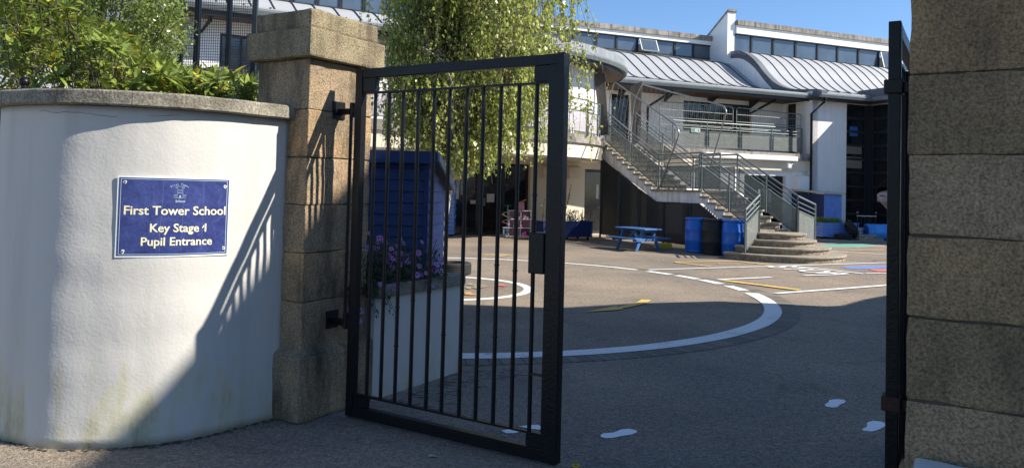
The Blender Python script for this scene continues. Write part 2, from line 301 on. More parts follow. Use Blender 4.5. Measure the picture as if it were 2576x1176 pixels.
def rough_box(P, seg=.06, amp=.004, rnd=.012, seed=0):
    """stone block with worn, uneven faces: P = 8 corners as in hexa"""
    P = [Vector(p) for p in P]; bm = bmesh.new(); vv = [bm.verts.new(p) for p in P]
    for f in [(3, 2, 1, 0), (4, 5, 6, 7), (0, 1, 5, 4), (1, 2, 6, 5), (2, 3, 7, 6), (3, 0, 4, 7)]: bm.faces.new([vv[i] for i in f])
    bmesh.ops.bevel(bm, geom=bm.edges[:]+bm.verts[:], offset=rnd, segments=2, affect='EDGES', profile=.6)
    for _ in range(5):
        es = [e for e in bm.edges if e.calc_length() > seg*1.5]
        if not es: break
        bmesh.ops.subdivide_edges(bm, edges=es, cuts=1, use_grid_fill=True)
    bm.normal_update()
    for v in bm.verts:
        q = v.co*6+Vector((seed*3.1, 0, 0))
        v.co += v.normal*(noise.noise(q)*amp+noise.noise(v.co*22)*amp*.6)
    bmesh.ops.triangulate(bm, faces=[f for f in bm.faces if len(f.verts) > 4])
    mb = MB(); bm.verts.index_update(); mb.add([v.co for v in bm.verts], [[v.index for v in f.verts] for f in bm.faces]); bm.free(); return mb

def wall_open(mb, fr, s0, s1, z0, z1, ops, th=.25, o=0., mi=0):
    """flat wall with real openings and reveals"""
    ss = sorted({s0, s1, *[a for q in ops for a in q[:2]]}); zs = sorted({z0, z1, *[a for q in ops for a in q[2:]]})
    inside = lambda s, z: any(q[0] < s < q[1] and q[2] < z < q[3] for q in ops)
    for i in range(len(ss)-1):
        for j in range(len(zs)-1):
            if inside((ss[i]+ss[i+1])/2, (zs[j]+zs[j+1])/2): continue
            a, b, c, d = ss[i], ss[i+1], zs[j], zs[j+1]
            mb.add([fr(a, o, c), fr(b, o, c), fr(b, o, d), fr(a, o, d)], [(0, 1, 2, 3)], mi)
            mb.add([fr(a, o-th, c), fr(b, o-th, c), fr(b, o-th, d), fr(a, o-th, d)], [(3, 2, 1, 0)], mi)
    for (a, b, c, d) in list(ops)+[(s0, s1, z0, z1)]:
        mb.add([fr(a, o, c), fr(b, o, c), fr(b, o, d), fr(a, o, d), fr(a, o-th, c), fr(b, o-th, c), fr(b, o-th, d), fr(a, o-th, d)],
               [(0, 1, 5, 4), (1, 2, 6, 5), (2, 3, 7, 6), (3, 0, 4, 7)], mi)
def window(fr, a, b, c, d, parent, cols=1, rows=1, o=-.12, fw=.06, glass=None, name='window', frame_m=None):
    m = MB(); D = .06
    m.fbox(fr, a, b, o-D, o, c, c+fw).fbox(fr, a, b, o-D, o, d-fw, d)
    m.fbox(fr, a, a+fw, o-D, o, c+fw, d-fw).fbox(fr, b-fw, b, o-D, o, c+fw, d-fw)
    for i in range(1, cols): x = a+(b-a)*i/cols; m.fbox(fr, x-fw*.6, x+fw*.6, o-D, o+.004, c+fw, d-fw)
    for i in range(1, rows): z = c+(d-c)*i/rows; m.fbox(fr, a+fw, b-fw, o-D+.01, o-.004, z-fw*.5, z+fw*.5)
    f = O(name, m, frame_m or M_FRAME, parent)
    for i in range(cols):
        x0 = a+(b-a)*i/cols; x1 = a+(b-a)*(i+1)/cols
        tl = random.uniform(-.004, .004)
        g = MB().fbox(fr, x0+.01, x1-.01, o-.045, o-.03+tl, c+.01, d-.01); O('pane', g, glass or M_GLASS, f)
    return f
def sweep(mb, path, prof, mi=0, closed=True):
    """profile (o,z) swept along a plan polyline; o outward = right-hand side of travel"""
    P = [Vector((p[0], p[1])) for p in path]; n = len(P); k = len(prof); base = len(mb.v); vs = []
    for i in range(n):
        d0 = (P[i]-P[i-1]).normalized() if i else (P[1]-P[0]).normalized()
        d1 = (P[i+1]-P[i]).normalized() if i < n-1 else d0
        n0 = Vector((d0.y, -d0.x)); n1 = Vector((d1.y, -d1.x)); mm = (n0+n1); mm = mm/max(.3, mm.dot(n0))
        for (o, z) in prof: q = P[i]+mm*o; vs.append((q.x, q.y, z))
    fs = []
    for i in range(n-1):
        for j in range(k if closed else k-1): a = i*k+j; b = i*k+(j+1) % k; fs.append((a, b, b+k, a+k))
    if closed: fs.append(tuple(range(k-1, -1, -1))); fs.append(tuple(range((n-1)*k, n*k)))
    mb.add(vs, fs, mi); return mb
def rect(o0, o1, z0, z1): return [(o0, z0), (o1, z0), (o1, z1), (o0, z1)]
def sm(t): t = max(0, min(1, t)); return t*t*(3-2*t)
def text_mesh(s, size=1., bold=0., align='CENTER', ext=0.):
    c = bpy.data.curves.new("t", 'FONT'); c.body = s; c.size = size; c.align_x = align; c.offset = bold; c.extrude = ext; c.resolution_u = 3
    o = bpy.data.objects.new("t", c); S.collection.objects.link(o); bpy.context.view_layer.update()
    me = bpy.data.meshes.new_from_object(o.evaluated_get(bpy.context.evaluated_depsgraph_get()))
    vs = [v.co.copy() for v in me.vertices]; fs = [tuple(p.vertices) for p in me.polygons]
    bpy.data.objects.remove(o); bpy.data.curves.remove(c); bpy.data.meshes.remove(me); return vs, fs
# ================================================================= SETTING: ground and painted markings
g = MB()
structure("ground", g.box(-80, 120, -40, 200, -.3, 0), M_ASPH)
CX, CYY, RR = -1.0, 11.78, 4.79
def flat(poly, z): n = len(poly); return [(p[0], p[1], z) for p in poly], [tuple(range(n))]
def ang(x, y): p = G(x, y); return math.atan2(p.y-CYY, p.x-CX)
def arc(mb, r0_, r1_, a0, a1, z, n=None, cx=CX, cy=CYY, mi=0):
    n = n or max(3, int(abs(a1-a0)*24))
    for i in range(n):
        t0 = a0+(a1-a0)*i/n; t1 = a0+(a1-a0)*(i+1)/n
        j = lambda t: noise.noise(Vector((t*9, r0_, 0)))*.008
        mb.add([(cx+math.cos(t)*r, cy+math.sin(t)*r, z) for t, r in ((t0, r0_+j(t0)), (t1, r0_+j(t1)), (t1, r1_+j(t1+5)), (t0, r1_+j(t0+5)))], [(0, 1, 2, 3)], mi)
m = MB(); arc(m, 4.90, 5.13, -R(200), R(160), .004, 200)
def pavers_mat():
    m, t, b = nodes("ring_pavers"); L = t.links.new; N = t.nodes.new
    tc = N("ShaderNodeTexCoord"); mp = N("ShaderNodeMapping"); mp.inputs["Location"].default_value = (-CX, -CYY, 0); L(tc.outputs["Object"], mp.inputs[0])
    gr = N("ShaderNodeTexGradient"); gr.gradient_type = 'RADIAL'; L(mp.outputs[0], gr.inputs[0])
    mu = N("ShaderNodeMath"); mu.operation = 'MULTIPLY'; mu.inputs[1].default_value = 300; L(gr.outputs[0], mu.inputs[0])
    fr = N("ShaderNodeMath"); fr.operation = 'FRACT'; L(mu.outputs[0], fr.inputs[0])
    fl = N("ShaderNodeMath"); fl.operation = 'FLOOR'; L(mu.outputs[0], fl.inputs[0]); wn = N("ShaderNodeTexWhiteNoise"); wn.noise_dimensions = '1D'; L(fl.outputs[0], wn.inputs["W"])
    r = N("ShaderNodeValToRGB"); e = r.color_ramp.elements; e[0].color = (.12, .105, .085, 1); e[1].color = (.20, .175, .135, 1); L(wn.outputs[0], r.inputs[0])
    gt = N("ShaderNodeMath"); gt.operation = 'GREATER_THAN'; gt.inputs[1].default_value = .1; L(fr.outputs[0], gt.inputs[0])
    mx = N("ShaderNodeMix"); mx.data_type = 'RGBA'; L(gt.outputs[0], mx.inputs[0]); mx.inputs[6].default_value = (.04, .035, .03, 1); L(r.outputs[0], mx.inputs[7])
    L(mx.outputs[2], b.inputs["Base Color"]); b.inputs["Roughness"].default_value = .9; return m
structure("paver_ring", m, pavers_mat())
m = MB(); aE = ang(1908, 738); arc(m, 4.68, 4.90, -R(190), aE, .008)
for x in (1860, 1792, 1722, 1650):
    a = ang(x, {1860: 725, 1792: 709, 1722: 697.5, 1650: 687}[x]); arc(m, 4.70, 4.88, a-.062, a+.062, .008)
arc(m, 4.73, 4.87, ang(1590, 680), R(158), .008); arc(m, 1.28, 1.42, 0, 2*math.pi, .004, 60, -1.05, 11.8)
structure("white_ring_marking", m, M_PW)
def stripe(mb, pts, wd, z=.006):
    P = [G(*p) for p in pts]; 
    for a, b in zip(P, P[1:]):
        d = (b-a).normalized(); n = Vector((-d.y, d.x, 0))*wd/2
        mb.add([(q.x, q.y, z) for q in (a-n, b-n, b+n, a+n)], [(0, 1, 2, 3)])
m = MB()
for k, (pts, wd) in enumerate([([(1631, 679.3), (1945, 670), (2232, 661)], .10), ([(1807, 704), (1940, 698)], .11), ([(1951, 739), (2110, 727.5), (2260, 716)], .11), ([(1990, 669), (2171, 689)], .11),
                ([(2178, 688.6), (2260, 687.5)], .08), ([(2022, 694), (2121, 691)], .10), ([(2085, 632), (2250, 642)], .08), ([(2055, 605), (2235, 607)], .08)]):
    stripe(m, pts, wd, .0122+.0005*k)
structure("white_line_markings", m, M_PW)
m = MB()
for k, (pts, wd) in enumerate([([(1819, 706), (2012, 731)], .16), ([(1697, 660), (1860, 658)], .07), ([(1860, 658), (1942, 669)], .07), ([(1697, 660.5), (1788, 671)], .08), ([(2138, 631), (2250, 629)], .08),
                ([(1215, 642), (1256, 638.5)], .04), ([(1256, 638.5), (1288, 642)], .04), ([(1288, 642), (1256, 646)], .04), ([(1256, 646), (1215, 642)], .04), ([(1440, 613), (1500, 610)], .05)]):
    stripe(m, pts, wd, .016+.0004*k)
def pp(poly, z): return flat([G(*p) for p in poly], z)
m.add(*pp([(1614, 754), (1639, 756), (1624, 764), (1590, 772), (1562, 777.5), (1556, 773), (1585, 766), (1605, 760)], .012))
m.add(*pp([(1471.6, 786), (1550, 771), (1568, 779.6)], .0125))
structure("yellow_markings", m, M_PY)
structure("green_marking", MB().add(*pp([(2040, 618), (2075, 614.5), (2140, 613), (2190, 615), (2222, 618), (2150, 620.5), (2050, 621)], .006)), M_PG)
m = MB(); stripe(m, [(2040, 613.8), (2140, 612), (2225, 618.5)], .07, .011); stripe(m, [(2040, 622), (2150, 621.8), (2225, 618.5)], .07, .0113); structure("green_marking_outline", m, M_PW)
structure("blue_splash_marking", MB().add(*pp([(2112, 671.5), (2140, 670), (2165, 669.2), (2200, 668.8), (2250, 669.5), (2250, 674), (2195, 675.5), (2160, 677), (2130, 675)], .006)), M_PB)
structure("red_splash_marking", MB().add(*pp([(2180, 677.5), (2210, 677.8), (2250, 678), (2250, 684.5), (2205, 682.5)], .010)), M_PR)
m = MB()
for q in ([(1169, 736), (1182, 735.5), (1190, 739), (1200, 742.5), (1185, 743.5), (1169, 742)],): m.add(*pp(q, .012))
structure("orange_arrow_marking", m, M_PO)
structure("red_orange_marking", MB().add(*pp([(1250, 716), (1262, 715.5), (1277, 718.5), (1270, 721), (1252, 719.5)], .012)), M_PR)
m = MB()
for k in range(14):
    t = k*2*math.pi/14; c = G(1172, 720); m.add(*flat([(c.x+math.cos(t+a)*r, c.y+math.sin(t+a)*r) for a, r in ((-.18, .2), (.18, .2), (.1, .34), (-.1, .34))], .012))
arc(m, .14, .17, 0, 6.283, .0125, 20, c.x, c.y); structure("faded_flower_marking", m, M_FADE)
structure("faded_bay_marking", MB().add(*pp([(1228, 642), (1256, 639.6), (1280, 642), (1256, 644.8)], .011)), M_FADE)
# ground lettering STOP, tops of the letters to the right, running towards the street
vs, fs = text_mesh("STOP", 1., .02, 'LEFT'); wt = max(v.x for v in vs)
A = G(1925, 672); B = G(2085, 692.5); run = (B-A)
upv = (G(2060, 688)-G(1990, 690.5)); upv.z = 0; upv = upv.normalized()*.95
m = MB().add([(A.x+run.x*v.x/wt+upv.x*v.y, A.y+run.y*v.x/wt+upv.y*v.y, .0175) for v in vs], fs); structure("stop_lettering", m, M_PW)
vs, fs = text_mesh("TAXI", 1., 0, 'LEFT'); wt = max(v.x for v in vs); A = G(1790, 664.5); run = G(1905, 663.5)-A
upv = (G(1800, 661)-G(1796, 664.5))*.9
m = MB().add([(A.x+run.x*v.x/wt+upv.x*v.y, A.y+run.y*v.x/wt+upv.y*v.y, .0105) for v in vs], fs); structure("faded_orange_lettering", m, M_PO)
M_FP = road_paint('footprint_paint', (.86, .86, .85), .15)
for k, q in enumerate([[(748, 262), (770, 250), (830, 246), (880, 226), (930, 221), (975, 232), (980, 243), (950, 258), (880, 268), (830, 280), (780, 282), (750, 273)],
          [(2168, 70), (2195, 52), (2198, 40), (2240, 33), (2290, 38), (2305, 48), (2290, 60), (2262, 70), (2255, 82), (2225, 88), (2180, 82)],
          [(2403, 225), (2437, 208), (2440, 180), (2480, 171), (2530, 177), (2560, 190), (2555, 205), (2510, 228), (2470, 240), (2420, 235)],
          [(120, 235), (160, 225), (200, 222), (248, 238), (200, 250), (150, 250)], [(230, 207), (300, 198), (350, 197), (382, 213), (360, 228), (300, 222)]]):
    structure("footprint_marking", MB().add(*pp([(1213.9+x*.3968, 990.3+y*.3968) for x, y in q], .004)), M_FP)
# little litter and leaves on the asphalt
m = MB()
for _ in range(420):
    x = random.uniform(-2.6, 4); y = random.uniform(3.7, 10); s_ = random.uniform(.003, .008); a = random.uniform(0, 6)
    m.add([(x+s_*math.cos(a+k*1.57)*(1+.6*(k % 2)), y+s_*math.sin(a+k*1.57), .004) for k in range(4)], [(0, 1, 2, 3)])
tag(O("grit", m, mat("pale_grit", (.42, .40, .35), .8)), "pale grit specks scattered over the dark asphalt", "grit", kind="stuff")
m = MB()
for _ in range(60):      # dead twigs and leaves blown along the planter foot
    t = random.random(); b = Vector((-.95, 5.5, 0)).lerp(Vector((-.35, 6.6, 0)), t)+Vector((random.uniform(.02, .45), random.uniform(-.25, .1), .006)); a = random.uniform(-.6, .8); l = random.uniform(.03, .12)
    m.tube([b, b+Vector((math.cos(a)*l, math.sin(a)*l, .003))], .0018, 4)
tag(O("dead_twigs", m, M_TWIG), "thin dead twigs lying along the foot of the white planter wall", "twigs", kind="stuff")

# ================================================================= GATE PILLARS
U = Vector((.853, -.521, 0)).normalized(); W = Vector((-U.y, U.x, 0))
K = Vector((-1.328, 4.921, 0))
def blk(c, w_, d_, z0, z1):        # c = street/yard-side corner (towards +U,-W); w_ runs along -U, d_ along +W
    a = c-U*w_; return [Vector((q.x, q.y, z)) for z in (z0, z1) for q in (a, c, c+W*d_, a+W*d_)]
levels = [.45, .77, 1.09, 1.405, 1.72, 2.035, 2.37]
def pillar(c, w_, d_, inset, M, capM, label, name='gate_pillar', up=0., ov=.062):
    t = thing(name, label, 'gate pillar', (c.x, c.y, 0), None)
    O('plinth', rough_box(blk(c, w_, d_, 0, .435), .09, .006, .03, 1), M, t)
    sc = c-U*inset+W*inset; iw = w_-2*inset; idp = d_-2*inset
    O('plinth_chamfer', MB().hexa([*[Vector((q.x, q.y, .43)) for q in blk(c-U*.008+W*.008, w_-.016, d_-.016, 0, 1)[:4]], *[Vector((q.x, q.y, .465)) for q in blk(sc, iw, idp, 0, 1)[:4]]]), M, t)
    for i, (a, b) in enumerate(zip(levels, levels[1:-1]+[levels[-1]+up])):
        j = random.uniform(-.003, .003)
        O('stone_block', rough_box(blk(sc+U*j, iw, idp, a+random.uniform(.001, .004), b-random.uniform(.001, .004)), .05, .0085, random.uniform(.007, .012), i+2), (M_GL if M is M_GRAN_L else M_GR)[(i*2+1) % 3], t)
    O('mortar_core', MB().hexa(blk(sc-U*.012+W*.012, iw-.024, idp-.024, .44, 2.372+up)), mat('dark_mortar', (.09, .075, .055), .95, .3, 9), t)
    O('cap_stone', rough_box(blk(sc+U*ov-W*ov, iw+2*ov, idp+2*ov, 2.374+up, 2.565+up), .08, .007, .016, 11), capM, t)
    O('cap_stone', rough_box(blk(sc+U*.02-W*.02, iw+.04, idp+.04, 2.568+up, 2.70+up), .08, .008, .02, 12), capM, t)
    return t
pL = pillar(K, .60, .71, .05, M_GRAN_L, M_CAPSTONE, "warm brown granite gate pillar between the curved white wall and the open black gate")
# ---- left gate
fg = frame((-1.068, 5.117), (U.x, U.y))
def gate(fr, bars, name, label, L=1.583):
    t = thing(name, label, 'gate', fr(0, 0, .015))
    D = .05; st = L-.1
    O('hinge_stile', MB().fbox(fr, 0, .06, -D, 0, .015, 2.322), M_BLACK, t, bev=.003)
    O('top_rail', MB().fbox(fr, .06, L-.04, -D, -.002, 2.262, 2.322), M_BLACK, t, bev=.003)
    O('bottom_rail', MB().fbox(fr, .06, L-.04, -D, -.002, .015, .085), M_BLACK, t, bev=.003)
    O('latch_stile', MB().fbox(fr, st, st+.058, -D, 0, .085, 2.262), M_BLACK, t, bev=.003)
    O('stop_plate', MB().fbox(fr, st+.058, L, -.008, .004, .015, 2.326).fbox(fr, L-.012, L, -D-.012, -.008, .015, 2.326), M_BLACK, t, bev=.002)
    O('inner_rail', MB().fbox(fr, .06, st, -.042, -.01, 2.154, 2.166), M_BLACK, t)
    O('inner_rail', MB().fbox(fr, .06, st, -.042, -.01, .155, .167), M_BLACK, t)
    for a, b in ((.062, bars[0]+.012), (bars[-1]-.012, st-.002)):
        O('corner_plate', MB().fbox(fr, a, b, -.046, -.006, 2.168, 2.26), M_BLACK, t, bev=.002)
        O('corner_plate', MB().fbox(fr, a, b, -.046, -.006, .087, .153), M_BLACK, t, bev=.002)
    for s_ in bars:
        mb = MB().tube([fr(s_, -.026, .167), fr(s_, -.026, 2.154)], .0125, 8)
        for _ in range(random.choice((1, 1, 2))):
            z = random.uniform(.5, 1.6); mb.tube([fr(s_, -.026, z), fr(s_, -.026, z+.01)], .0155, 8)
        O('bar', mb, M_BLACK, t, smooth=False)
    return t
barx = [(922, 990), (957, 997), (992.5, 1005), (1031, 1014), (1071, 1022), (1110, 1031), (1154, 1041), (1195.5, 1050), (1239.7, 1061), (1285.7, 1072), (1331, 1082)]
bs = [(PL(x, y, fg(0, -.026, 0), (U.x, U.y))-fg(0, -.026, 0)).dot(U) for x, y in barx]
gL = gate(fg, bs, 'gate', "black iron bar gate with a square lock box, standing ajar beside the curved white wall")
lb = O('lock_box', MB().fbox(fg, bs[-1]-.014, 1.483, -.06, .012, 1.065, 1.30), M_BLACK, gL, bev=.006)
O('slot_bar', MB().fbox(fg, bs[-1], 1.483, -.035, -.015, .485, .497), M_RUST, gL)
def bracket(fr, s0, z, parent, rod=True):
    mb = MB().fbox(fr, s0, s0+.012, -.075, .04, z-.06, z+.06)
    mb.fbox(fr, s0+.012, -.05, -.045, .0, z-.03, z+.01); O('hinge_bracket', mb, M_BLACK, parent, bev=.003)
    O('hinge_pin', MB().tube([fr(-.045, -.025, z-.05), fr(-.045, -.025, z+.05)], .018, 10).fbox(fr, -.05, .0, -.045, -.01, z-.018, z+.018), M_BLACK, parent)
for z in (2.05, .63): bracket(fg, -.168, z, gL)
O('hinge_rod', MB().tube([fg(-.052, -.025, .62), fg(-.052, -.025, 2.0)], .012, 8), M_BLACK, gL)
# ---- right gate, swung open into the yard
pR = G(2267.3, 60.5, 2.306); fr_ = frame((pR.x, pR.y), (W.x, W.y))
gR = gate(fr_, [.12+.12*i for i in range(11)], 'gate', "black iron gate seen edge on, folded back beside the grey granite pillar")
for z, mm in ((2.035, M_BLACK), (.665, M_RUST)):
    O('hinge_clamp', MB().fbox(fr_, -.012, .072, -.066, .01, z-.032, z+.03).fbox(fr_, .01, .05, .01, .05, z-.03, z+.02), mm, gR, bev=.004)
O('hinge_rod', MB().tube([fr_(.03, .028, .3), fr_(.03, .028, 2.1)], .011, 8), M_BLACK, gR)
# corner of the right pillar (towards -U,-W)
c0 = pR+U*.052-W*.32
k = (c0.x/c0.y); 
kk = G(2288, 38, 2.3); tgt = kk.x/kk.y
a_ = 0.
for _ in range(60):
    q = pR+U*a_-W*.32; a_ += (tgt-q.x/q.y)*1.5
c0 = pR+U*a_-W*.32; c0.z = 0
SR = c0+U*.66
pRt = pillar(SR+U*.05-W*.05, .76, .72, .05, M_GRAN_R, M_GRAN_R, "tall grey granite gate pillar at the right edge, in shade", up=.13, ov=.045)
# white painted low wall against it
mb = MB(); q0 = PL(2303, 1133, (c0.x, c0.y), (U.x, U.y)); zt = q0.z
a = Vector((q0.x, q0.y, 0))-W*.06; b = a+U*.9
P = [a-W*.45, b-W*.45, b, a]
mbx = rough_box([Vector((p.x, p.y, 0)) for p in P]+[Vector((p.x, p.y, zt-.02*i)) for p, i in zip(P, (1.5, 2, .5, 0))], .07, .006, .02, 4)
tag(O('low_wall', mbx, M_RENDER, loc=(a.x, a.y, 0)), "low white painted wall end at the foot of the grey granite pillar", "low wall")

# ================================================================= CURVED WHITE WALL
wp = [(-3.36, 5.8), (-3.36, 5.2), (-3.26, 4.84), (-3.06, 4.60), (-2.82, 4.475), (-2.6, 4.405), (-2.367, 4.42), (-2.2, 4.455), (-2.01, 4.535), (-1.83, 4.68), (-1.667, 4.88), (-1.50, 5.10)]
def catmull(P, n=8):
    out = []; Q = [Vector(P[0])*2-Vector(P[1])]+[Vector(p) for p in P]+[Vector(P[-1])*2-Vector(P[-2])]
    for i in range(1, len(Q)-2):
        for j in range(n):
            t = j/n; a, b, c, d = Q[i-1:i+3]
            out.append(.5*((2*b)+(-a+c)*t+(2*a-5*b+4*c-d)*t*t+(-a+3*b-3*c+d)*t**3))
    return out+[Q[-2]]
wpath = catmull(wp)
for _ in range(4): wpath = [wpath[0]]+[(wpath[i-1]+wpath[i]*2+wpath[i+1])/4 for i in range(1, len(wpath)-1)]+[wpath[-1]]
t = thing('curved_wall', "curved white rendered wall with a grey stone coping and green algae stains", 'wall', (-2.4, 4.6, 0))
mb = MB(); zs = [0]+[.06*i for i in range(1, 33)]+[1.965]
prof = [(-.26, 0)]+[(.012*max(0, 1-z/.3)+.004*noise.noise(Vector((z*6, 1, 2))), z) for z in zs]+[(-.26, 1.965)]
sweep(mb, wpath, prof)
for i, v in enumerate(mb.v):
    if 0 < v[2] < 1.96:
        n_ = noise.noise(Vector(v)*1.7)*.008+noise.noise(Vector(v)*7)*.0025; mb.v[i] = (v[0]-n_*.2, v[1]-n_, v[2])
O('render', mb, M_RENDER, t, smooth=True)
n_ = len(wpath); cut = [0, int(n_*.30), int(n_*.62), n_-1]
for a, b in zip(cut, cut[1:]):
    cm = MB(); pa = [Vector(p) for p in wpath[a:b+1]]
    pa[0] = pa[0].lerp(pa[1], .06) if a else pa[0]; pa[-1] = pa[-1].lerp(pa[-2], .06) if b < n_-1 else pa[-1]
    sweep(cm, pa, [(-.30, 1.967), (.055, 1.967), (.065, 1.975), (.065, 2.045), (.055, 2.056), (-.30, 2.065)])
    for i, v in enumerate(cm.v): q = noise.noise(Vector(v)*9)*.004; cm.v[i] = (v[0], v[1]+q, v[2]+q*.6)
    O('coping', cm, M_COPE, t)
# dirt and crumbled render along the foot of the wall, hairline cracks under the coping
ft_ = MB(); n0 = Vector((0, 0))
for i in range(1, len(wpath)-1):
    d = (wpath[i+1]-wpath[i-1]).normalized(); n = Vector((d.y, -d.x))
    for _ in range(random.choice((0, 1, 2, 4, 6))):
        q = wpath[i]+d*random.uniform(-.04, .04)+n*random.uniform(.012, .045+.02*random.random()); s_ = random.uniform(.006, .02); a = random.uniform(0, 6)
        ft_.add([(q.x+s_*math.cos(a+k*1.26)*random.uniform(.6, 1.3), q.y+s_*math.sin(a+k*1.26)*.7, .0045+.002*random.random()) for k in range(5)], [(0, 1, 2, 3, 4)])
tag(O('foot_dirt', ft_, mat("foot_dirt", (.07, .062, .05), .95, .5, 30)), "dark dirt and crumbs along the foot of the curved white wall", "dirt", kind="stuff")
ck_ = MB()
for (i0_, i1_, z_) in ((34, 52, 1.935), (58, 66, 1.92), (12, 20, 1.1)):
    pts_ = []
    for i in range(i0_, min(i1_, len(wpath)-1)):
        d = (wpath[i+1]-wpath[i-1]).normalized(); n = Vector((d.y, -d.x)); z_ += random.uniform(-.008, .008); q = wpath[i]+n*.0095; pts_.append((q.x, q.y, z_))
    if len(pts_) > 2: O('hairline_crack', MB().tube(pts_, .0012, 4, False), mat("crack_grey", (.22, .215, .2), .9), t)  # thin grey line in the crack's own colour
# ---- sign
sd = Vector((.851, .525, 0)).normalized(); sn_ = Vector((sd.y, -sd.x))
kx = max(wpath_.dot(sn_) for wpath_ in wpath if -2.36 < wpath_.x < -1.68)+.012; sp0 = Vector((sn_.x*kx, sn_.y*kx, 0))
c4 = [PL(x, y, sp0, sd) for x, y in ((300, 440), (587.5, 450), (577.5, 643.6), (289, 648))]
w_s = ((c4[1]-c4[0]).dot(sd)+(c4[2]-c4[3]).dot(sd))/2; z1s = (c4[0].z+c4[1].z)/2; z0s = (c4[2].z+c4[3].z)/2
sO = (c4[0]+c4[3])/2; hs = z1s-z0s
_f0 = frame((sO.x, sO.y), (sd.x, sd.y))
_wq = sorted(((Vector((p.x, p.y, 0))-_f0(0, 0)).dot(_f0.d), (Vector((p.x, p.y, 0))-_f0(0, 0)).dot(_f0.n)) for p in wpath if -2.9 < p.x < -1.5)
def _ow(s):
    for a, b in zip(_wq, _wq[1:]):
        if a[0] <= s <= b[0]: return a[1]+(b[1]-a[1])*(s-a[0])/max(1e-6, b[0]-a[0])
    return _wq[-1][1]
_om = max(_ow(w_s*i/20) for i in range(21))
print('sign gaps', _ow(0)-_om, _ow(w_s)-_om, _om)
def fs_(s, o=0, z=0): return _f0(s, o+_om+.007+.9*(_ow(max(0, min(w_s, s)))-_om), z)
fs_.d = _f0.d; fs_.n = _f0.n
def bent(s0, s1, o0, o1, z0, z1, n=14):
    mb = MB(); vs = []
    for i in range(n+1):
        s_ = s0+(s1-s0)*i/n; vs += [fs_(s_, o0, z0), fs_(s_, o1, z0), fs_(s_, o1, z1), fs_(s_, o0, z1)]
    return mb.add(vs, [(3, 2, 1, 0), tuple(range(4*n, 4*n+4))]+[(4*i+k, 4*i+(k+1) % 4, 4*i+4+(k+1) % 4, 4*i+4+k) for i in range(n) for k in range(4)])
t = thing('school_sign', "dark blue school sign with cream lettering screwed to the curved white wall", 'sign', fs_(w_s/2, 0, z0s))
M_SIGNB = mat("sign_blue", (.030, .045, .20), .35, .35, 9, 0, 30, .5, col2=(.055, .075, .25), speck=.15, sscale=60)
M_SIGNW = mat("sign_white", (.78, .80, .78), .4, .04, 6); M_SIGNC = mat("sign_cream", (.84, .76, .50), .5, .03, 6); M_SIGNL = mat("sign_pale_blue", (.42, .56, .62), .5, .05, 6)
O('plate', bent(0, w_s, -.006, 0, z0s, z1s), M_SIGNW, t)
O('blue_field', bent(.008, w_s-.010, 0, .0015, z0s+.010, z1s-.009), M_SIGNB, t)
b_ = MB(); i0 = .016; lw = .0028
for (a, b, c, d) in ((i0, w_s-i0-.004, z0s+i0, z0s+i0+lw), (i0, w_s-i0-.004, z1s-i0-lw, z1s-i0), (i0, i0+lw, z0s+i0+lw, z1s-i0-lw), (w_s-i0-lw-.004, w_s-i0-.004, z0s+i0+lw, z1s-i0-lw)): (lambda q: b_.add(q.v, q.f))(bent(a, b, .0015, .0022, c, d))
O('border_line', b_, M_SIGNL, t)
def sgn(x, y):   # zoomed-photo coordinates on the plate -> (s, z)
    v = (y-120)/915; u = (x-(200-50*v))/(1290)
    return u*w_s, z1s-v*hs
def words(s, xa, xb, ybase, o, m, name, bold=.035, dx=0, ht=None):
    vs, fs = text_mesh(s, 1., bold, 'LEFT'); x0 = min(v.x for v in vs); x1 = max(v.x for v in vs)
    sa, za = sgn(xa, ybase); sb, zb = sgn(xb, ybase); k = (sb-sa)/(x1-x0); ky = k if ht is None else ht
    mb = MB().add([fs_(sa+(v.x-x0)*k+dx, o, za+v.y*ky-dx*.6) for v in vs], fs); return O(name, mb, m, t)
for (s, xa, xb, yb) in (("First Tower School", 252, 1408, 553), ("Key Stage 1", 525, 1165, 748), ("Pupil Entrance", 425, 1233, 902)):
    words(s, xa, xb, yb, .0022, M_SIGNL, 'lettering_shadow', .018, dx=.0012); words(s, xa, xb, yb, .0030, M_SIGNC, 'lettering', .010)
a_, z_ = sgn(1146, 668); b_0, y_0 = sgn(1120, 700); O('lettering', MB().add([fs_(a_, .003, z_), fs_(a_, .003, z_-.013), fs_(b_0, .003, y_0-.006), fs_(b_0, .003, y_0+.002)], [(0, 1, 2, 3)]), M_SIGNC, t)
words("School", 812, 922, 410, .0024, M_SIGNL, 'emblem_lettering', .02)
em = MB()
def E(x, y): return sgn(745+x*.27-7, 180+(y-270)*.27)      # emblem drawing coordinates
def ln(pts, wd=.0013):
    for p, q in zip(pts, pts[1:]):
        a = fs_(E(*p)[0], .0025, E(*p)[1]); b = fs_(E(*q)[0], .0025, E(*q)[1]); em.bar(a, b, wd, .0008, up=fs_.n)
ln([(340, 930), (385, 500), (340, 500), (345, 525), (295, 520), (310, 430), (365, 430), (380, 470), (420, 430), (460, 430), (480, 475), (520, 470), (535, 430), (570, 430), (600, 465), (625, 430), (675, 440), (665, 520), (620, 520), (610, 495), (580, 490), (600, 930), (340, 930)])
ln([(215, 940), (340, 935)]); ln([(610, 940), (745, 950)])
for x in (430, 480, 535): ln([(x, 580), (x, 635)], .002)
for x in (410, 457, 503, 548): ln([(x, 690), (x, 745)], .002)
for yy in (800, 840, 880):
    for x0_ in (200, 620): ln([(x0_, yy+10), (x0_+25, yy-12), (x0_+60, yy+12), (x0_+95, yy-10), (x0_+125, yy+10)], .001)
ln([(440, 935), (420, 980)]); ln([(510, 935), (520, 980)])
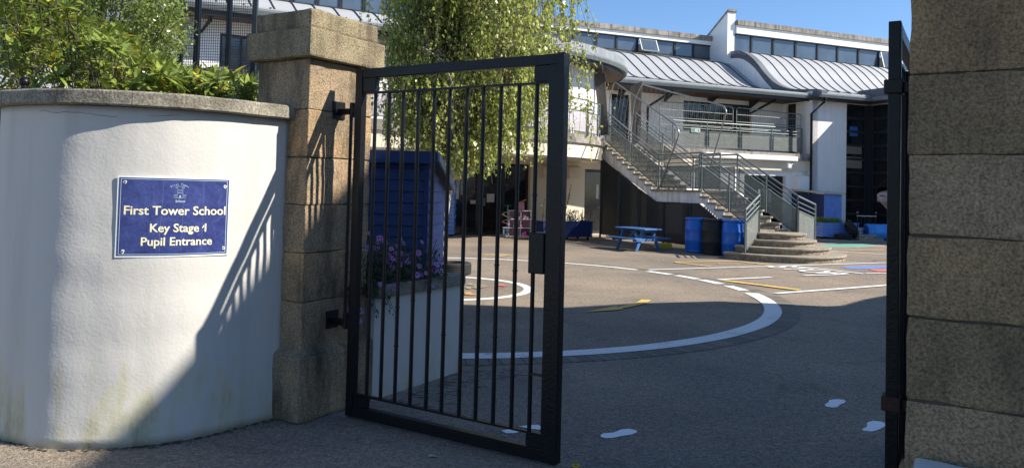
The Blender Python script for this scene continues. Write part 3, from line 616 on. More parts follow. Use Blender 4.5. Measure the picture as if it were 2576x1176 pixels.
a, z = E(475, 870); em.fbox(fs_, a-.0035, a+.0035, .002, .003, z-.008, z+.006)
O('tower_emblem', em, M_SIGNL, t)
at = MB(); txt = "First Tower"; R_ = 560
for i, ch in enumerate(txt):
    if ch == ' ': continue
    an = R(-37+74*i/(len(txt)-1)); vs, fs = text_mesh(ch, 1., .02, 'CENTER')
    cx_, cy_ = 480+R_*math.sin(an)*1.02, 930-R_*math.cos(an)*.98
    at.add([fs_(*(lambda s, z: (s, .0024, z))(*E(cx_+(v.x*math.cos(an)+v.y*math.sin(an))*105, cy_-(v.y*math.cos(an)-v.x*math.sin(an))*105))) for v in vs], fs)
O('emblem_lettering', at, M_SIGNL, t)
for (x, y) in ((275, 190), (1417, 218), (235, 970), (1380, 950)):
    s_, z_ = sgn(x, y); n8 = 9
    pl = [fs_(s_+math.cos(k*6.283/n8)*.011*random.uniform(.55, 1.2), .0024, z_+math.sin(k*6.283/n8)*.012*random.uniform(.6, 1.25)) for k in range(n8)]
    O('chipped_enamel', MB().add(pl, [tuple(range(n8))]), M_SIGNW, t)
    O('screw', MB().lathe(fs_(s_, 0, z_), [(.0048, 0), (.0048, .005), (.002, .0065)], 10, ax=Matrix.Rotation(math.pi/2, 3, 'X') @ Matrix.Identity(3)), M_RUST, t)
ck = MB()
for _ in range(26):
    s_ = random.uniform(.03, w_s-.04); z_ = random.uniform(z0s+.03, z1s-.03); pts = [(s_, z_)]
    a = random.uniform(0, 6.28)
    for _ in range(random.randint(3, 8)): a += random.uniform(-.6, .6); pts.append((pts[-1][0]+math.cos(a)*.012, pts[-1][1]+math.sin(a)*.012))
    for p, q in zip(pts, pts[1:]):
        if all(.02 < v[0] < w_s-.02 and z0s+.02 < v[1] < z1s-.02 for v in (p, q)): ck.bar(fs_(p[0], .0018, p[1]), fs_(q[0], .0018, q[1]), .0006, .0004, up=fs_.n)
for xs in ((690, 620), (920, 860), (1150, 1105)):
    pts = [(xs[0]+(xs[1]-xs[0])*k/8+random.uniform(-8, 8), 170+k*100) for k in range(9)]
    for p, q in zip(pts, pts[1:]): (a, z), (b, y) = sgn(*p), sgn(*q); ck.bar(fs_(a, .0018, z), fs_(b, .0018, y), .0009, .0005, up=fs_.n)
O('crazed_cracks', ck, mat("sign_crack", (.22, .25, .42), .5), t)
# ---- street railing and mural on the far left, beyond the wall
t = thing('railing', "black railing posts and one ball finial rising behind the curved wall at the far left", 'railing', (-3.4, 6, 0))
for x, yt, b in ((62, 196, 1), (37, 222, 0), (6, 224, 0)):
    q = AY(x, yt, 5.6); 
    mb = MB().tube([(q.x, q.y, 0), (q.x, q.y, q.z if not b else q.z-.03)], .024 if b else .016, 10)
    O('post', mb, M_BLACK, t)
    if b: O('ball_finial', MB().ball((q.x, q.y, q.z-.03), .036, 16), M_BLACK, t, smooth=True)
q = AY(30, 300, 5.6); O('top_rail', MB().bar((q.x-.5, q.y, 1.75), (q.x+.35, q.y+.05, 1.75), .04, .02), M_BLACK, t)
t = thing('mural_board', "painted mural board of pale blue sky over lime green, at the left edge", 'mural', (-4.1, 5.9, 0))
mb = MB().box(-4.6, -3.5, 5.9, 5.94, 0, 1.4); O('green_field', mb, mat("mural_lime", (.42, .60, .05), .6, .2, 3), t)
O('sky_field', MB().box(-4.6, -3.5, 5.9, 5.94, 1.4, 1.93), mat("mural_sky", (.35, .60, .78), .6, .1, 3), t)

# ================================================================= PLANTER WALL, SHEDS, TYRE
t = thing('planter', "raised white walled planter with a grey stone coping behind the open gate", 'planter', (-.75, 5.95, 0))
pp_ = [(-1.12, 5.36), (-.408, 6.439), (-2.3, 7.25)]
mb = MB(); sweep(mb, [(-.965, 5.53), (-.408, 6.439), (-2.4, 7.2)], rect(-.2, 0, 0, .727)); O('wall', mb, M_RENDER, t)
mb = MB(); sweep(mb, [(-.96, 5.54), (-.408, 6.439), (-2.4, 7.2)], rect(-.24, .03, .73, .82)); O('coping', mb, M_COPE, t, bev=.008)
O('soil', MB().prism([(-1.25, 5.6), (-.6, 6.5), (-2.3, 7.1), (-2.4, 6.0)], .3, .74), mat("soil", (.05, .035, .025), .95, .3, 8), t)
# big blue shed
t = thing('shed', "dark blue timber shed with a faded lavender side, behind the flowering planter", 'shed', (-1.6, 8.9, 0))
cR = AY(1077, 500, 8.3); fx = frame((cR.x-1.9, 8.3), (1, 0)); dp = 1.25; hF = 1.86
mb = MB(); nb = 15
for i in range(nb):
    z0 = i*hF/nb; z1 = (i+1)*hF/nb; mb.hexa([fx(0, .026, z0), fx(1.9, .026, z0), fx(1.9, 0, z0), fx(0, 0, z0), fx(0, .006, z1-.004), fx(1.9, .006, z1-.004), fx(1.9, 0, z1), fx(0, 0, z1)])
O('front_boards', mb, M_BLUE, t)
O('corner_post', MB().fbox(fx, 1.855, 1.905, -.04, .034, 0, hF-.05), M_BLUE, t)
mb = MB(); fy = frame((cR.x, 8.302), (.05, 1))
for i in range(nb):
    z0 = i*hF/nb; z1 = (i+1)*hF/nb
    if z0 > hF-.36: 
        e = dp*max(.1, (hF-z0)/.36)
    else: e = dp
    mb.hexa([fy(0, .022, z0), fy(e, .022, z0), fy(e, 0, z0), fy(0, 0, z0), fy(0, .004, z1-.003), fy(e, .004, z1-.003), fy(e, 0, z1), fy(0, 0, z1)])
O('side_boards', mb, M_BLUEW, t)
O('shed_body', MB().prism([(cR.x-1.88, 8.32), (cR.x-.01, 8.32), (cR.x+.04, 8.3+dp), (cR.x-1.88, 8.3+dp)], 0, 1.5), M_BLUE, t)
mb = MB(); ro = [(cR.x-1.98, 8.2, hF), (cR.x+.10, 8.2, hF), (cR.x+.17, 8.3+dp+.1, hF-.36), (cR.x-1.98, 8.3+dp+.1, hF-.36)]
mb.slab(ro, (0, 0, .05)); O('roof', mb, mat("roofing_felt", (.10, .11, .12), .9, .2, 8), t)
O('fascia_board', MB().box(cR.x-1.98, cR.x+.10, 8.17, 8.196, hF-.07, hF+.06), M_BLUE, t)
O('barge_board', MB().slab([(cR.x+.105, 8.19, hF+.055), (cR.x+.105, 8.19, hF-.04), (cR.x+.175, 8.3+dp+.1, hF-.40), (cR.x+.175, 8.3+dp+.1, hF-.305)], (.02, 0, 0)), mat("grey_board", (.33, .31, .29), .8, .2, 6), t)
# pale blue locker shed far back
q = AY(1120, 590, 23.6); t = thing('shed', "narrow bright blue store cupboard lit by the sun, behind the birch trunk", 'store cupboard', (q.x-.4, 23.8, 0))
mb = MB()
for i in range(14): mb.box(q.x-.9, AY(1141, 590, 23.6).x-.012*(i % 2), 23.55, 24.4, .08+i*.118, .08+(i+1)*.118-.012)
O('boards', mb, M_BLUELIT, t); O('roof', MB().box(q.x-1., q.x+.42, 23.4, 24.5, 1.76, 1.86), mat("pale_felt", (.5, .46, .38), .8), t)
O('feet', MB().box(q.x-.85, q.x+.2, 23.6, 24.3, 0, .1), M_BLUE, t)
def tyre(c, r=.325, w_=.21, ax=None, name='tyre'):
    pr = [(r*.60, .02), (r*.62, 0), (r*.90, 0), (r*.97, .012), (r, .035)]
    for i in range(5): z = .045+i*(w_-.09)/4; pr += [(r, z-.012), (r-.008, z-.006), (r-.008, z+.002), (r, z+.006)]
    pr += [(r, w_-.035), (r*.97, w_-.012), (r*.90, w_), (r*.62, w_), (r*.60, w_-.02), (r*.66, w_*.5)]
    mb = MB(); n = 40; vs = []; 
    for (a, z) in pr:
        for k in range(n):
            p = Vector((a*math.cos(2*math.pi*k/n), a*math.sin(2*math.pi*k/n), z)); p = ax @ p if ax else p; vs.append(Vector(c)+p)
    m_ = len(pr); fs = [(i*n+k, i*n+(k+1) % n, ((i+1) % m_)*n+(k+1) % n, ((i+1) % m_)*n+k) for i in range(m_) for k in range(n)]
    mb.add(vs, fs); return mb
tc_ = AY(1187, 670, 13.6); c = (tc_.x-.33, 13.6, 0)
tag(O('tyre', tyre(c), M_TYRE, loc=c), "black car tyre lying flat on the sunny asphalt behind the planter corner", "tyre")
# unseen house added right of the yard, outlined so its shadow makes the gateway shade
hv = Vector((math.sin(R(SUN_AZ)), math.cos(R(SUN_AZ)), 0)); pv = Vector((-hv.y, hv.x, 0)); tE = math.tan(R(SUN_EL)); DH = 9.
sil = [(-9, 2.8), (3.71, 2.90), (3.99, 2.98), (4.16, 3.13), (4.36, 3.34), (4.78, 3.77), (5.1, 3.98), (8.5, 5.3), (9.8, 5.3), (9.9, 2.15), (10.0, .95), (10.77, -.08), (11.36, -1.26)]
sil2 = [(11.30, -2.6), (11.5, -2.95), (12.32, -3.49), (13.01, -4.04), (13.8, -4.5)]
t = thing('shade_caster_house', "unseen house-shaped shade caster added just outside the frame on the right", 'house', hv*DH+pv*2)
pz = lambda L_: [hv*DH+pv*p+Vector((0, 0, z)) for p, z in [(L_[-1][0], 0), (L_[0][0], 0)]+[(p, (a+DH)*tE) for p, a in L_]]
pts = pz(sil); O('wall', MB().slab(pts, hv*.4), M_WHITE, t)
rf = MB(); top = pts[2:11]
for a, b in zip(top, top[1:]): rf.slab([a+hv*.42, b+hv*.42, b+hv*8.4, a+hv*8.4], (0, 0, -.12))
O('roof', rf, M_SEAM, t); O('wall', MB().slab([q+hv*8 for q in pts], hv*.3), M_WHITE, t)
fh = frame(tuple((hv*(DH-.002)+pv*17)[:2]), tuple((-pv)[:2]))
for s_ in (9, 12, 18, 22):
    for z in (1., 4., 7.): window(fh, s_, s_+1.1, z, z+1.4, t, 2, 2, o=.06)
t = thing('shade_caster_wall', "unseen wall with a sloping top, added outside the frame on the right to cast shade", 'wall', hv*DH+pv*12)
O('wall', MB().slab([q+hv*.02 for q in pz(sil2)], hv*.25), M_WHITE, t)  # added unseen wall, its top sloped to shape the far edge of the shade
#--PART3
# ================================================================= SCHOOL BUILDING
sch = thing('school_building', "white curved school building with wavy zinc roofs, clerestory windows and a first floor terrace", 'school building', (3, 27.5, 0))
fB = frame((3.0, 27.5), (.927, .374)); fD = frame((-6.85, 17.8), (.88, .476))
EZ = 5.62
# ---- wing B upper wall (behind the terrace)
sC = 9.95
def on(fr, o, x): # s of the point on plane o seen at column x (near eye height)
    p = PL(x, 470, fr(0, o, 0), (fr.d.x, fr.d.y)); return (p-fr(0, o, 0)).dot(fr.d)
oB = -1.6
def zat(fr, o, x, y): return PL(x, y, fr(0, o, 0), (fr.d.x, fr.d.y)).z
wB = (on(fB, oB, 1716), on(fB, oB, 1889), 3.5, zat(fB, oB, 1800, 258))
wB0 = (on(fB, oB, 1534), on(fB, oB, 1582), 3.2, zat(fB, oB, 1560, 236))
mb = MB(); wall_open(mb, fB, .4, sC, 3.1, EZ+.25, [wB, wB0], .3, oB); O('wall', mb, M_WHITE, sch)
window(fB, *wB, sch, 3, 2, o=oB-.13, glass=M_DGLASS); window(fB, *wB0, sch, 2, 2, o=oB-.13, glass=M_DGLASS)
# classroom things seen through the window
for i in range(9):
    s_ = random.uniform(wB[0]+.1, wB[1]-.5); z = random.uniform(3.7, 4.6)
    O('window_picture', MB().fbox(fB, s_, s_+random.uniform(.2, .5), oB-.158, oB-.155, z, z+random.uniform(.15, .4)), mat("paper%d" % (i % 4), [(.12, .05, .03), (.03, .09, .08), (.14, .12, .05), (.03, .05, .14)][i % 4], .7), sch)
# ground floor of B
oG = -.12
gB = (on(fB, oG, 1872), on(fB, oG, 1976), .05, zat(fB, oG, 1920, 441))
mb = MB(); wall_open(mb, fB, 1.2, sC, 0, 2.95, [gB], .3, oG); O('wall', mb, M_WHITE, sch)
window(fB, *gB, sch, 2, 2, o=oG-.16, glass=M_DGLASS, fw=.07)
O('window_poster', MB().fbox(fB, gB[0]+.85, gB[0]+1.5, oG-.185, oG-.182, 1.05, 1.75), mat("poster_white", (.6, .62, .66), .6), sch)
a0 = on(fB, .15, 1772); a1 = on(fB, .15, 2004); za = zat(fB, .15, 1990, 402)
O('awning_box', MB().fbox(fB, a0, a1, oG, .22, za-.06, za+.14), M_WHITE2, sch, bev=.03)
O('wall_light', MB().fbox(fB, a1-.45, a1-.25, oG, .14, za-.35, za-.07), M_WHITE2, sch, bev=.04)
v0 = on(fB, .1, 2004); O('vent_box', MB().fbox(fB, v0, on(fB, .1, 2034), oG, .2, zat(fB, .1, 2020, 480), zat(fB, .1, 2020, 443)), M_WHITE2, sch, bev=.02)
# ---- end wall between B and C and wing C front
fE = frame(tuple(fB(sC, -9)[:2]), (fB.n.x, fB.n.y))       # runs towards the viewer, faces left
LC = 5.8; CZ = 8.3; LB = 6.5
def tabl(T):
    P = catmull([Vector(t) for t in T], 6); return P
def look(P, o):
    for a, b in zip(P, P[1:]):
        if b.x <= o <= a.x: return a.y+(b.y-a.y)*(a.x-o)/max(1e-6, a.x-b.x)
    return P[0].y if o > P[0].x else P[-1].y
TC_ = tabl([(.62, 5.76), (.29, 5.84), (-.5, 5.92), (-1.28, 6.04), (-2.09, 6.35), (-2.79, 6.89), (-3.38, 7.48), (-3.99, 7.93), (-4.67, 8.2), (-5.86, 8.3)])
TB_ = tabl([(.06, 5.74), (-.9, 5.88), (-1.76, 6.03), (-2.65, 6.2), (-3.28, 6.42), (-3.8, 6.76), (-4.28, 7.08), (-5.07, 7.6), (-5.76, 7.83), (-6.5, 7.93)])
zc = lambda o: look(TC_, o); zb = lambda o: look(TB_, o)
mb = MB(); N_ = 26
dq = (9-1.42, 9-.86, 3.15, zat(fE, 0, 1985, 262))
wall_open(mb, fE, 0, 9.1, 0, EZ, [dq], .3); 
for i in range(N_):
    o0 = -5.2+(5.8-.5)*i/N_; o1 = -5.2+(5.8-.5)*(i+1)/N_
    mb.slab([fE(9+o0, 0, EZ), fE(9+o1, 0, EZ), fE(9+o1, 0, zc(o1)-.02), fE(9+o0, 0, zc(o0)-.02)], fB.d*.3)
O('end_wall', mb, M_WHITE, sch); window(fE, *dq, sch, 1, 3, o=-.1, glass=M_DGLASS, name='terrace_door')
mb = MB()
for i in range(N_):
    o0 = -5.2+5.8*i/N_; o1 = -5.2+5.8*(i+1)/N_
    mb.slab([fE(9+o0, .02, zc(o0)-.30), fE(9+o1, .02, zc(o1)-.30), fE(9+o1, .02, zc(o1)+.05), fE(9+o0, .02, zc(o0)+.05)], -fE.n*.32)
O('roof_edge', mb, M_ZINCD, sch)
# fin wall standing above the roofs
z_f = 10.2
mb = MB(); mb.slab([fB(sC-.22, -5.2, CZ-.6), fB(sC-.22, -5.2, z_f), fB(sC-.22, -9, z_f-2.3), fB(sC-.22, -9, CZ-.6)], fB.d*.44); O('fin_wall', mb, M_WHITE, sch)
mb = MB(); mb.slab([fB(sC-.25, -5.12, z_f+.002), fB(sC-.25, -5.12, z_f+.1), fB(sC-.25, -9, z_f-2.2), fB(sC-.25, -9, z_f-2.298)], fB.d*.5); O('fin_coping', mb, M_CONC, sch)
# wing C front wall with corner window
pI = fB(13.05, .1); fR_ = frame((pI.x, pI.y), (fB.n.x, fB.n.y))
zt_ = zat(fB, .1, 2150, 262)
cw = (on(fB, .1, 2128), 13.05, .25, zt_); mb = MB(); wall_open(mb, fB, sC-.05, 13.05, 0, EZ+.2, [cw], .3, .1); O('wall', mb, M_WHITE, sch)
rw = (0.0, .98, .25, zt_); mb = MB(); wall_open(mb, fR_, 0, 9, 0, EZ+.2, [rw, (2.2, 4.6, .9, 2.4), (2.2, 4.6, 3.8, 5.0)], .3, 0); O('wall', mb, M_WHITE, sch)
def tall(fr, a, b, c, d, o):
    m = MB(); m.fbox(fr, a, a+.09, o-.06, o, c, d).fbox(fr, b-.13, b, o-.06, o+.001, c, d); n = 9
    for i in range(n+1): z = c+(d-c)*i/n; m.fbox(fr, a+.09, b-.13, o-.055, o-.002, max(c, z-.05), min(d, z+.05))
    f = O('window', m, M_FRAME, sch); O('pane', MB().fbox(fr, a+.02, b-.02, o-.045, o-.03, c+.01, d-.01), M_DGLASS, f)
O('corner_mullion', MB().fbox(fB, 12.98, 13.34, -.3, .101, .25, zt_), M_FRAME, sch)
tall(fB, cw[0], 13.05, cw[2], cw[3], .1-.12); tall(fR_, 0, .98, cw[2], cw[3], -.12)
window(fR_, 2.2, 4.6, .9, 2.4, sch, 3, 1); window(fR_, 2.2, 4.6, 3.8, 5.0, sch, 3, 1)
for (a, b, z0, z1, cm) in ((.12, .98, 3.35, 3.75, "blind_grey"), (.12, 1.0, 2.75, 3.22, "blind_grey"), (.3, .75, 4.1, 4.5, "paperblue")):
    O('blind', MB().fbox(fB, cw[0]+a, cw[0]+b, -.036, -.0255, z0, z1), mat(cm, (.20, .18, .15) if cm == "blind_grey" else (.02, .12, .36), .6), sch)
# terrace slab
Dp = [(-12.2, 14.9), (-6.85, 17.8), (-3.0, 19.88), (.3, 21.67), (1.65, 22.6), (2.6, 23.9), (3.0, 25.2), (3.0, 26.6), (3.0, 27.5)]
Dp = [tuple(p) for p in catmull(Dp, 5)]
slab = Dp[:-1]+[tuple(fB(s_, 0)[:2]) for s_ in (.05, 3, 6, sC-.02)]
i1 = len(Dp)-1
mb = MB(); sweep(mb, Dp, rect(-.7, -.12, 2.5, 2.95)); O('terrace_fascia', mb, M_WHITE, sch)
mb = MB(); sweep(mb, [fB(s_, 0)[:2] for s_ in (.05, sC-.02)], rect(-.6, -.11, 2.5, 2.955)); O('terrace_fascia', mb, M_WHITE, sch)
mb = MB(); sweep(mb, slab, rect(-.55, .08, 2.96, 3.10)); sweep(mb, slab, rect(-.5, .03, 3.105, 3.235)); O('terrace_edge', mb, M_CONC, sch)
back = [tuple(fD(-6, -9)[:2]), (-2, 31), tuple(fB(2, -7)[:2]), tuple(fB(sC, -7)[:2])]
mb = MB().prism([p[:2] for p in slab]+[back[3], back[2], back[1], back[0]], 2.52, 2.958); 
O('terrace_floor', mb, M_CREAM, sch)
O('stair_head_landing', MB().prism([(2.97, 25.22), (4.3, 25.82), (5.6, 26.4), (6.1, 28.72), (3.03, 27.48)], 2.98, 3.19), M_CONC, sch)  # stair-top landing, extended sideways to shade the cream wall below
# ground floor wall under the D terrace
fG = frame((-1.6, 24.3), (.88, .49)); gs = lambda x: on(fG, 0, x)
zt1 = zat(fG, 0, 1250, 410)
o1 = (gs(1140), gs(1334), .0, zt1); o2 = (gs(1471), gs(1537)+.9, .02, zat(fG, 0, 1500, 426)); o0_ = (gs(985), gs(1060), .9, 2.1)
mb = MB(); wall_open(mb, fG, -9, 7.5, 0, 2.52, [o0_, o1, o2], .25); O('wall', mb, M_CREAM, sch)
# glazed doors
m_ = window(fG, *o1, sch, 3, 1, o=-.14, fw=.09, glass=M_DGLASS, name='glazed_door')
O('door_handle', MB().fbox(fG, gs(1222), gs(1222)+.03, -.14, -.09, .95, 1.2), M_GALV, m_)
for x0, x1, y0, y1, c in ((1144, 1160, 448, 500, (.45, .5, .6)), (1231, 1250, 487, 508, (.42, .42, .42)), (1190, 1208, 503, 512, (.45, .43, .35)), (1164, 1180, 455, 490, (.28, .3, .36))):
    O('door_notice', MB().fbox(fG, gs(x0), gs(x1), -.165, -.16, zat(fG, -.16, x0, y1), zat(fG, -.16, x0, y0)), mat("notice_%d" % x0, c, .6), m_)
m_ = window(fG, *o2, sch, 2, 1, o=-.12, fw=.1, glass=M_DGLASS, name='glazed_door')
O('door_notice', MB().fbox(fG, gs(1506), gs(1512), -.15, -.143, 1.25, 1.75), mat("notice_w", (.5, .5, .5), .6), m_)
O('door_rail', MB().fbox(fG, o2[0]+.1, o2[1]-.1, -.165, -.118, .92, 1.0), M_FRAME, m_)
for s_, c, r_ in ((gs(1477), (.55, .2, .02), .2), (gs(1488), (.5, .47, .42), .22), (gs(1497), (.35, .33, .3), .2)):
    O('bag_on_sill', MB().ball(fG(s_, -.35, .78), r_, 10, sc=(1, .5, 1.2)), mat("bag%d" % int(c[0]*100), c, .7), m_)
window(fG, *o0_, sch, 1, 1, o=-.12)
for x0, x1 in ((1359, 1381), (1423, 1453)):
    o = MB(); a = gs(x0); b = gs(x1)-.02; z0 = zat(fG, 0, 1438, 449); z1 = zat(fG, 0, 1438, 417)
    o.fbox(fG, a, b, .0, .2, z0, z1-.05); o.hexa([fG(a-.03, .26, z1-.12), fG(b+.03, .26, z1-.12), fG(b+.03, 0, z1-.02), fG(a-.03, 0, z1-.02), fG(a-.03, .26, z1-.09), fG(b+.03, .26, z1-.09), fG(b+.03, 0, z1+.02), fG(a-.03, 0, z1+.02)])
    O('vent_hood', o, mat("beige_metal", (.66, .60, .50), .6, .1, 5), sch)
# pillar bulge under the stair head
O('column', MB().lathe(fG(gs(1529), 2.6, 0), [(.28, 0), (.28, 2.5)], 20), M_CREAM, sch, smooth=True)
# ---- wing D upper wall and roofs
def off(path, o):
    P = [Vector(p) for p in path]; out = []
    for i in range(len(P)):
        d0 = (P[i]-P[i-1]).normalized() if i else (P[1]-P[0]).normalized(); d1 = (P[i+1]-P[i]).normalized() if i < len(P)-1 else d0
        n = Vector((d0.y, -d0.x))+Vector((d1.y, -d1.x)); n = n/max(.4, n.dot(Vector((d0.y, -d0.x)))); out.append(P[i]+n*o)
    return out
e0_ = fD(on(fD, 0, 417))
eD = catmull([(e0_.x, e0_.y), (-6.85, 17.8), (-3.0, 19.88), (.2, 21.6), (1.65, 22.5), (2.9, 23.9), (3.62, 25.4), (3.8, 26.9), (3.45, 28.4)], 6)
wD = off(eD, -.75)
mb = MB(); i_w = next(i for i, p in enumerate(wD) if p.x > -4.6)
sweep(mb, wD[i_w:], rect(-.25, 0, 3.1, EZ+.05)); O('wall', mb, M_WHITE, sch)
cL = PL(458, 200, fD(0, -.75), (fD.d.x, fD.d.y)); sL = (cL-fD(0, -.75)).dot(fD.d); sR = (Vector((wD[i_w].x, wD[i_w].y, 0))-fD(0, -.75)).dot(fD.d)
wl = (on(fD, -.75, 540), min(on(fD, -.75, 650), sR-.1), 3.25, zat(fD, -.75, 540, 80))
mb = MB(); wall_open(mb, fD, sL, sR, 0, EZ+.05, [wl], .25, -.75); O('wall', mb, M_WHITE, sch); window(fD, *wl, sch, 2, 2, o=-.87)
fL_ = frame(tuple(fD(sL, -9)[:2]), (fD.n.x, fD.n.y)); mb = MB(); wall_open(mb, fL_, 0, 8.25, 0, EZ+.05, [(3, 4.4, 3.9, 5.)], .25); O('wall', mb, M_WHITE, sch); window(fL_, 3, 4.4, 3.9, 5., sch, 2, 1)
def down(p, z0, z1, fr, kick=.55):       # hopper, kick and downpipe
    m = MB(); m.fbox(fr, p-.07, p+.07, .0, .14, z1-.05, z1+.1); m.tube([fr(p, .07, z1-.02), fr(p, .05, z1-.12), fr(p-.32, -kick+.05, z1-.62), fr(p-.32, -kick+.05, z0)], .055, 8); return m
O('downpipe', down(sL+.55, 3.2, EZ-.12, frame(tuple(fD(0, -.5)[:2]), (.88, .476)), .55), M_BLACK, sch)
# drum wall openings: strip of dark windows behind the railing
# eaves: gutter, fascia and soffit
def eave(path, z, name='gutter'):
    m = MB(); sweep(m, path, [(-.02, z-.10), (.10, z-.10), (.14, z), (.14, z+.05), (-.02, z+.05)]); O(name, m, M_GUT, sch)
    m = MB(); sweep(m, path, rect(-.06, -.025, z-.20, z+.02)); O('fascia', m, M_FRAME, sch)
    m = MB(); sweep(m, path, rect(-1.75, -.065, z-.17, z-.12)); O('soffit', m, M_SOFFIT, sch)
eave([(p.x, p.y) for p in eD], EZ)
pB = [fB(s_, 0)[:2] for s_ in (-.3, sC-.02)]; eave(pB, EZ)
cpts = [fB(9.8, .6)[:2], (Vector(fB(13.05, .1)[:2])+Vector(fB.n[:2])*.5-Vector(fB.d[:2])*.5), (Vector(fR_(8.5)[:2])-Vector(fB.d[:2])*.5)]
eave([tuple(c) for c in cpts], EZ)
# roofs: zf(o) gives the height over the eave offset
def roof(path, L, zf, e0=.05, step=.62, name='roof'):
    P = [Vector(p) for p in path]; n = 26
    os_ = [e0-(L+e0)*i/n for i in range(n+1)]; pr = [(o, zf(o)) for o in os_]; m = MB(); sweep(m, path, pr+[(o, z-.08) for o, z in reversed(pr)]); r_ = O(name, m, M_ZINC, sch)
    m = MB(); acc = 0; nxt = .3
    for a, b in zip(P, P[1:]):
        l = (b-a).length; d = (b-a)/l; nn = Vector((d.y, -d.x)); dd = d*.009
        while nxt < acc+l:
            q = a+d*(nxt-acc)
            vs = []
            for o in os_:
                A = q+nn*(o+.01); z = zf(o); vs += [(A.x-dd.x, A.y-dd.y, z), (A.x+dd.x, A.y+dd.y, z), (A.x+dd.x, A.y+dd.y, z+.035), (A.x-dd.x, A.y-dd.y, z+.035)]
            fs = [(3, 2, 1, 0), tuple(range(4*n, 4*n+4))]+[(4*i+k, 4*i+(k+1) % 4, 4*i+4+(k+1) % 4, 4*i+4+k) for i in range(n) for k in range(4)]
            O('standing_seam', MB().add(vs, fs), M_SEAM, r_); nxt += step
        acc += l
    return r_
roof([tuple(p) for p in [fB(-2.5, 0)[:2], fB(3, 0)[:2], fB(sC-.04, 0)[:2]]], LB, zb)
roof([tuple(fB(sC-.02, 0)[:2]), tuple(fB(26, 0)[:2])], LC, zc, e0=.6)
dl = [(p.x, p.y) for p in eD if p.x < 1.2]
roof(dl, 4.6, lambda o: EZ+.1+(look(TB_, o*LB/4.6)-5.74)*(6.95-EZ-.1)/2.2, e0=.03)
O('flat_roof', MB().prism([tuple(fR_(-.2, .45)[:2]), tuple(fR_(9, .45)[:2]), tuple(fR_(9, -9)[:2]), tuple(fR_(-.2, -9)[:2])], EZ+.07, EZ+.42), M_ZINCD, sch)
# drum canopy cap (flat-topped curved metal roof)
cn = [p for p in eD if p.x > .9 or p.y > 25]
m = MB(); sweep(m, [(p.x, p.y) for p in cn], [(-.0, EZ+.06), (.06, EZ+.06), (.03, EZ+.34), (-.30, EZ+.42), (-2.4, EZ+.95), (-2.4, EZ+.8), (-.2, EZ+.3)]); cc = O('canopy_roof', m, mat('canopy_metal', (.24, .26, .27), .5, .12, 2, streak=.3), sch)
m = MB(); sweep(m, [(p.x, p.y) for p in cn], rect(-.32, -.22, EZ+.41, EZ+.47)); O('canopy_edge', m, M_SEAM, cc)
O('canopy_deck', MB().prism([(p.x, p.y) for p in off(cn, -2.3)]+[tuple(fB(-1, -3)[:2]), (-1.5, 26)], EZ+.80, EZ+.95), M_ZINC, sch)
# clerestories
def clere(fr, s0, s1, o, z0, z1, zp, xs=None, n=8, openi=()):
    m = MB(); m.fbox(fr, s0, s1, o-.4, o-.12, z0-.5, z0); O('sill_wall', m, M_WHITE, sch)
    O('back_wall', MB().fbox(fr, s0, s1, o-1.5, o-1.4, z0-.5, z1), M_FRAME, sch)
    m = MB(); m.fbox(fr, s0, s1, o-.35, o+.10, z1+.002, zp-.24); O('fascia_beam', m, M_WHITE2, sch)
    cp = O('parapet_coping', MB().fbox(fr, s0, s1, o-.45, o+.18, zp-.236, zp), M_CONC, sch)
    j = MB(); k = s0+.4
    while k < s1: j.fbox(fr, k, k+.015, o+.181, o+.185, zp-.23, zp-.003); k += .62
    O('coping_joints', j, M_SEAM, cp)
    xs = xs or [s0+(s1-s0)*i/n for i in range(n+1)]
    for i, (a, b) in enumerate(zip(xs, xs[1:])):
        f = MB(); w2 = .05; f.fbox(fr, a+.01, a+w2, o-.1, o, z0, z1).fbox(fr, b-w2, b-.01, o-.1, o, z0, z1).fbox(fr, a+w2, b-w2, o-.1, o-.001, z0, z0+w2).fbox(fr, a+w2, b-w2, o-.1, o-.001, z1-w2, z1)
        wf = O('window', f, M_FRAME, sch)
        if i in openi:
            p = [fr(a+.07, o+.02, z1-.06), fr(b-.07, o+.02, z1-.06), fr(b-.07, o+.28, z0+.06), fr(a+.07, o+.28, z0+.06)]; g = MB().slab(p, fr.n*.03)
            e = MB()
            for u_, v_ in zip(p, p[1:]+p[:1]): e.bar(u_+fr.n*.015, v_+fr.n*.015, .05, .05, up=fr.n)
            O('sash', e, M_GUT, wf)
        else: g = MB().fbox(fr, a+.03, b-.03, o-.07, o-.05+random.uniform(-.004, .004), z0+.03, z1-.03)
        O('pane', g, M_GLASS, wf)
z0w = zat(fB, -6.5, 1787, 150); z1w = zat(fB, -6.5, 1787, 116)+.02
xsB = [on(fB, -6.5, x) for x in (1300, 1350, 1400, 1443, 1466, 1537, 1541, 1589, 1592)][:0]
xq = [1302, 1347, 1393, 1436, 1493, 1544, 1597, 1645, 1692, 1739, 1788]
clere(fB, on(fB, -6.5, 1250), sC-.24, -6.5, z0w, z1w, 9.2, [on(fB, -6.5, x) for x in xq], openi=(6,))
z0c = zat(fB, -5.2, 1900, 145); z1c = zat(fB, -5.2, 1900, 93)+.05
xq = [1841, 1886, 1941, 1998, 2053, 2104, 2157, 2208, 2262, 2320]
clere(fB, sC+.24, on(fB, -5.2, 2420), -5.2, z0c, z1c, 9.8, [on(fB, -5.2, x) for x in xq], openi=(7,))
xq = [560, 610, 660, 722, 784, 843, 903, 965, 1020, 1070]
clere(fD, on(fD, -4.55, 540), on(fD, -4.55, 1130), -4.55, 7.0, 8.1, 8.7, [on(fD, -4.55, x) for x in xq])
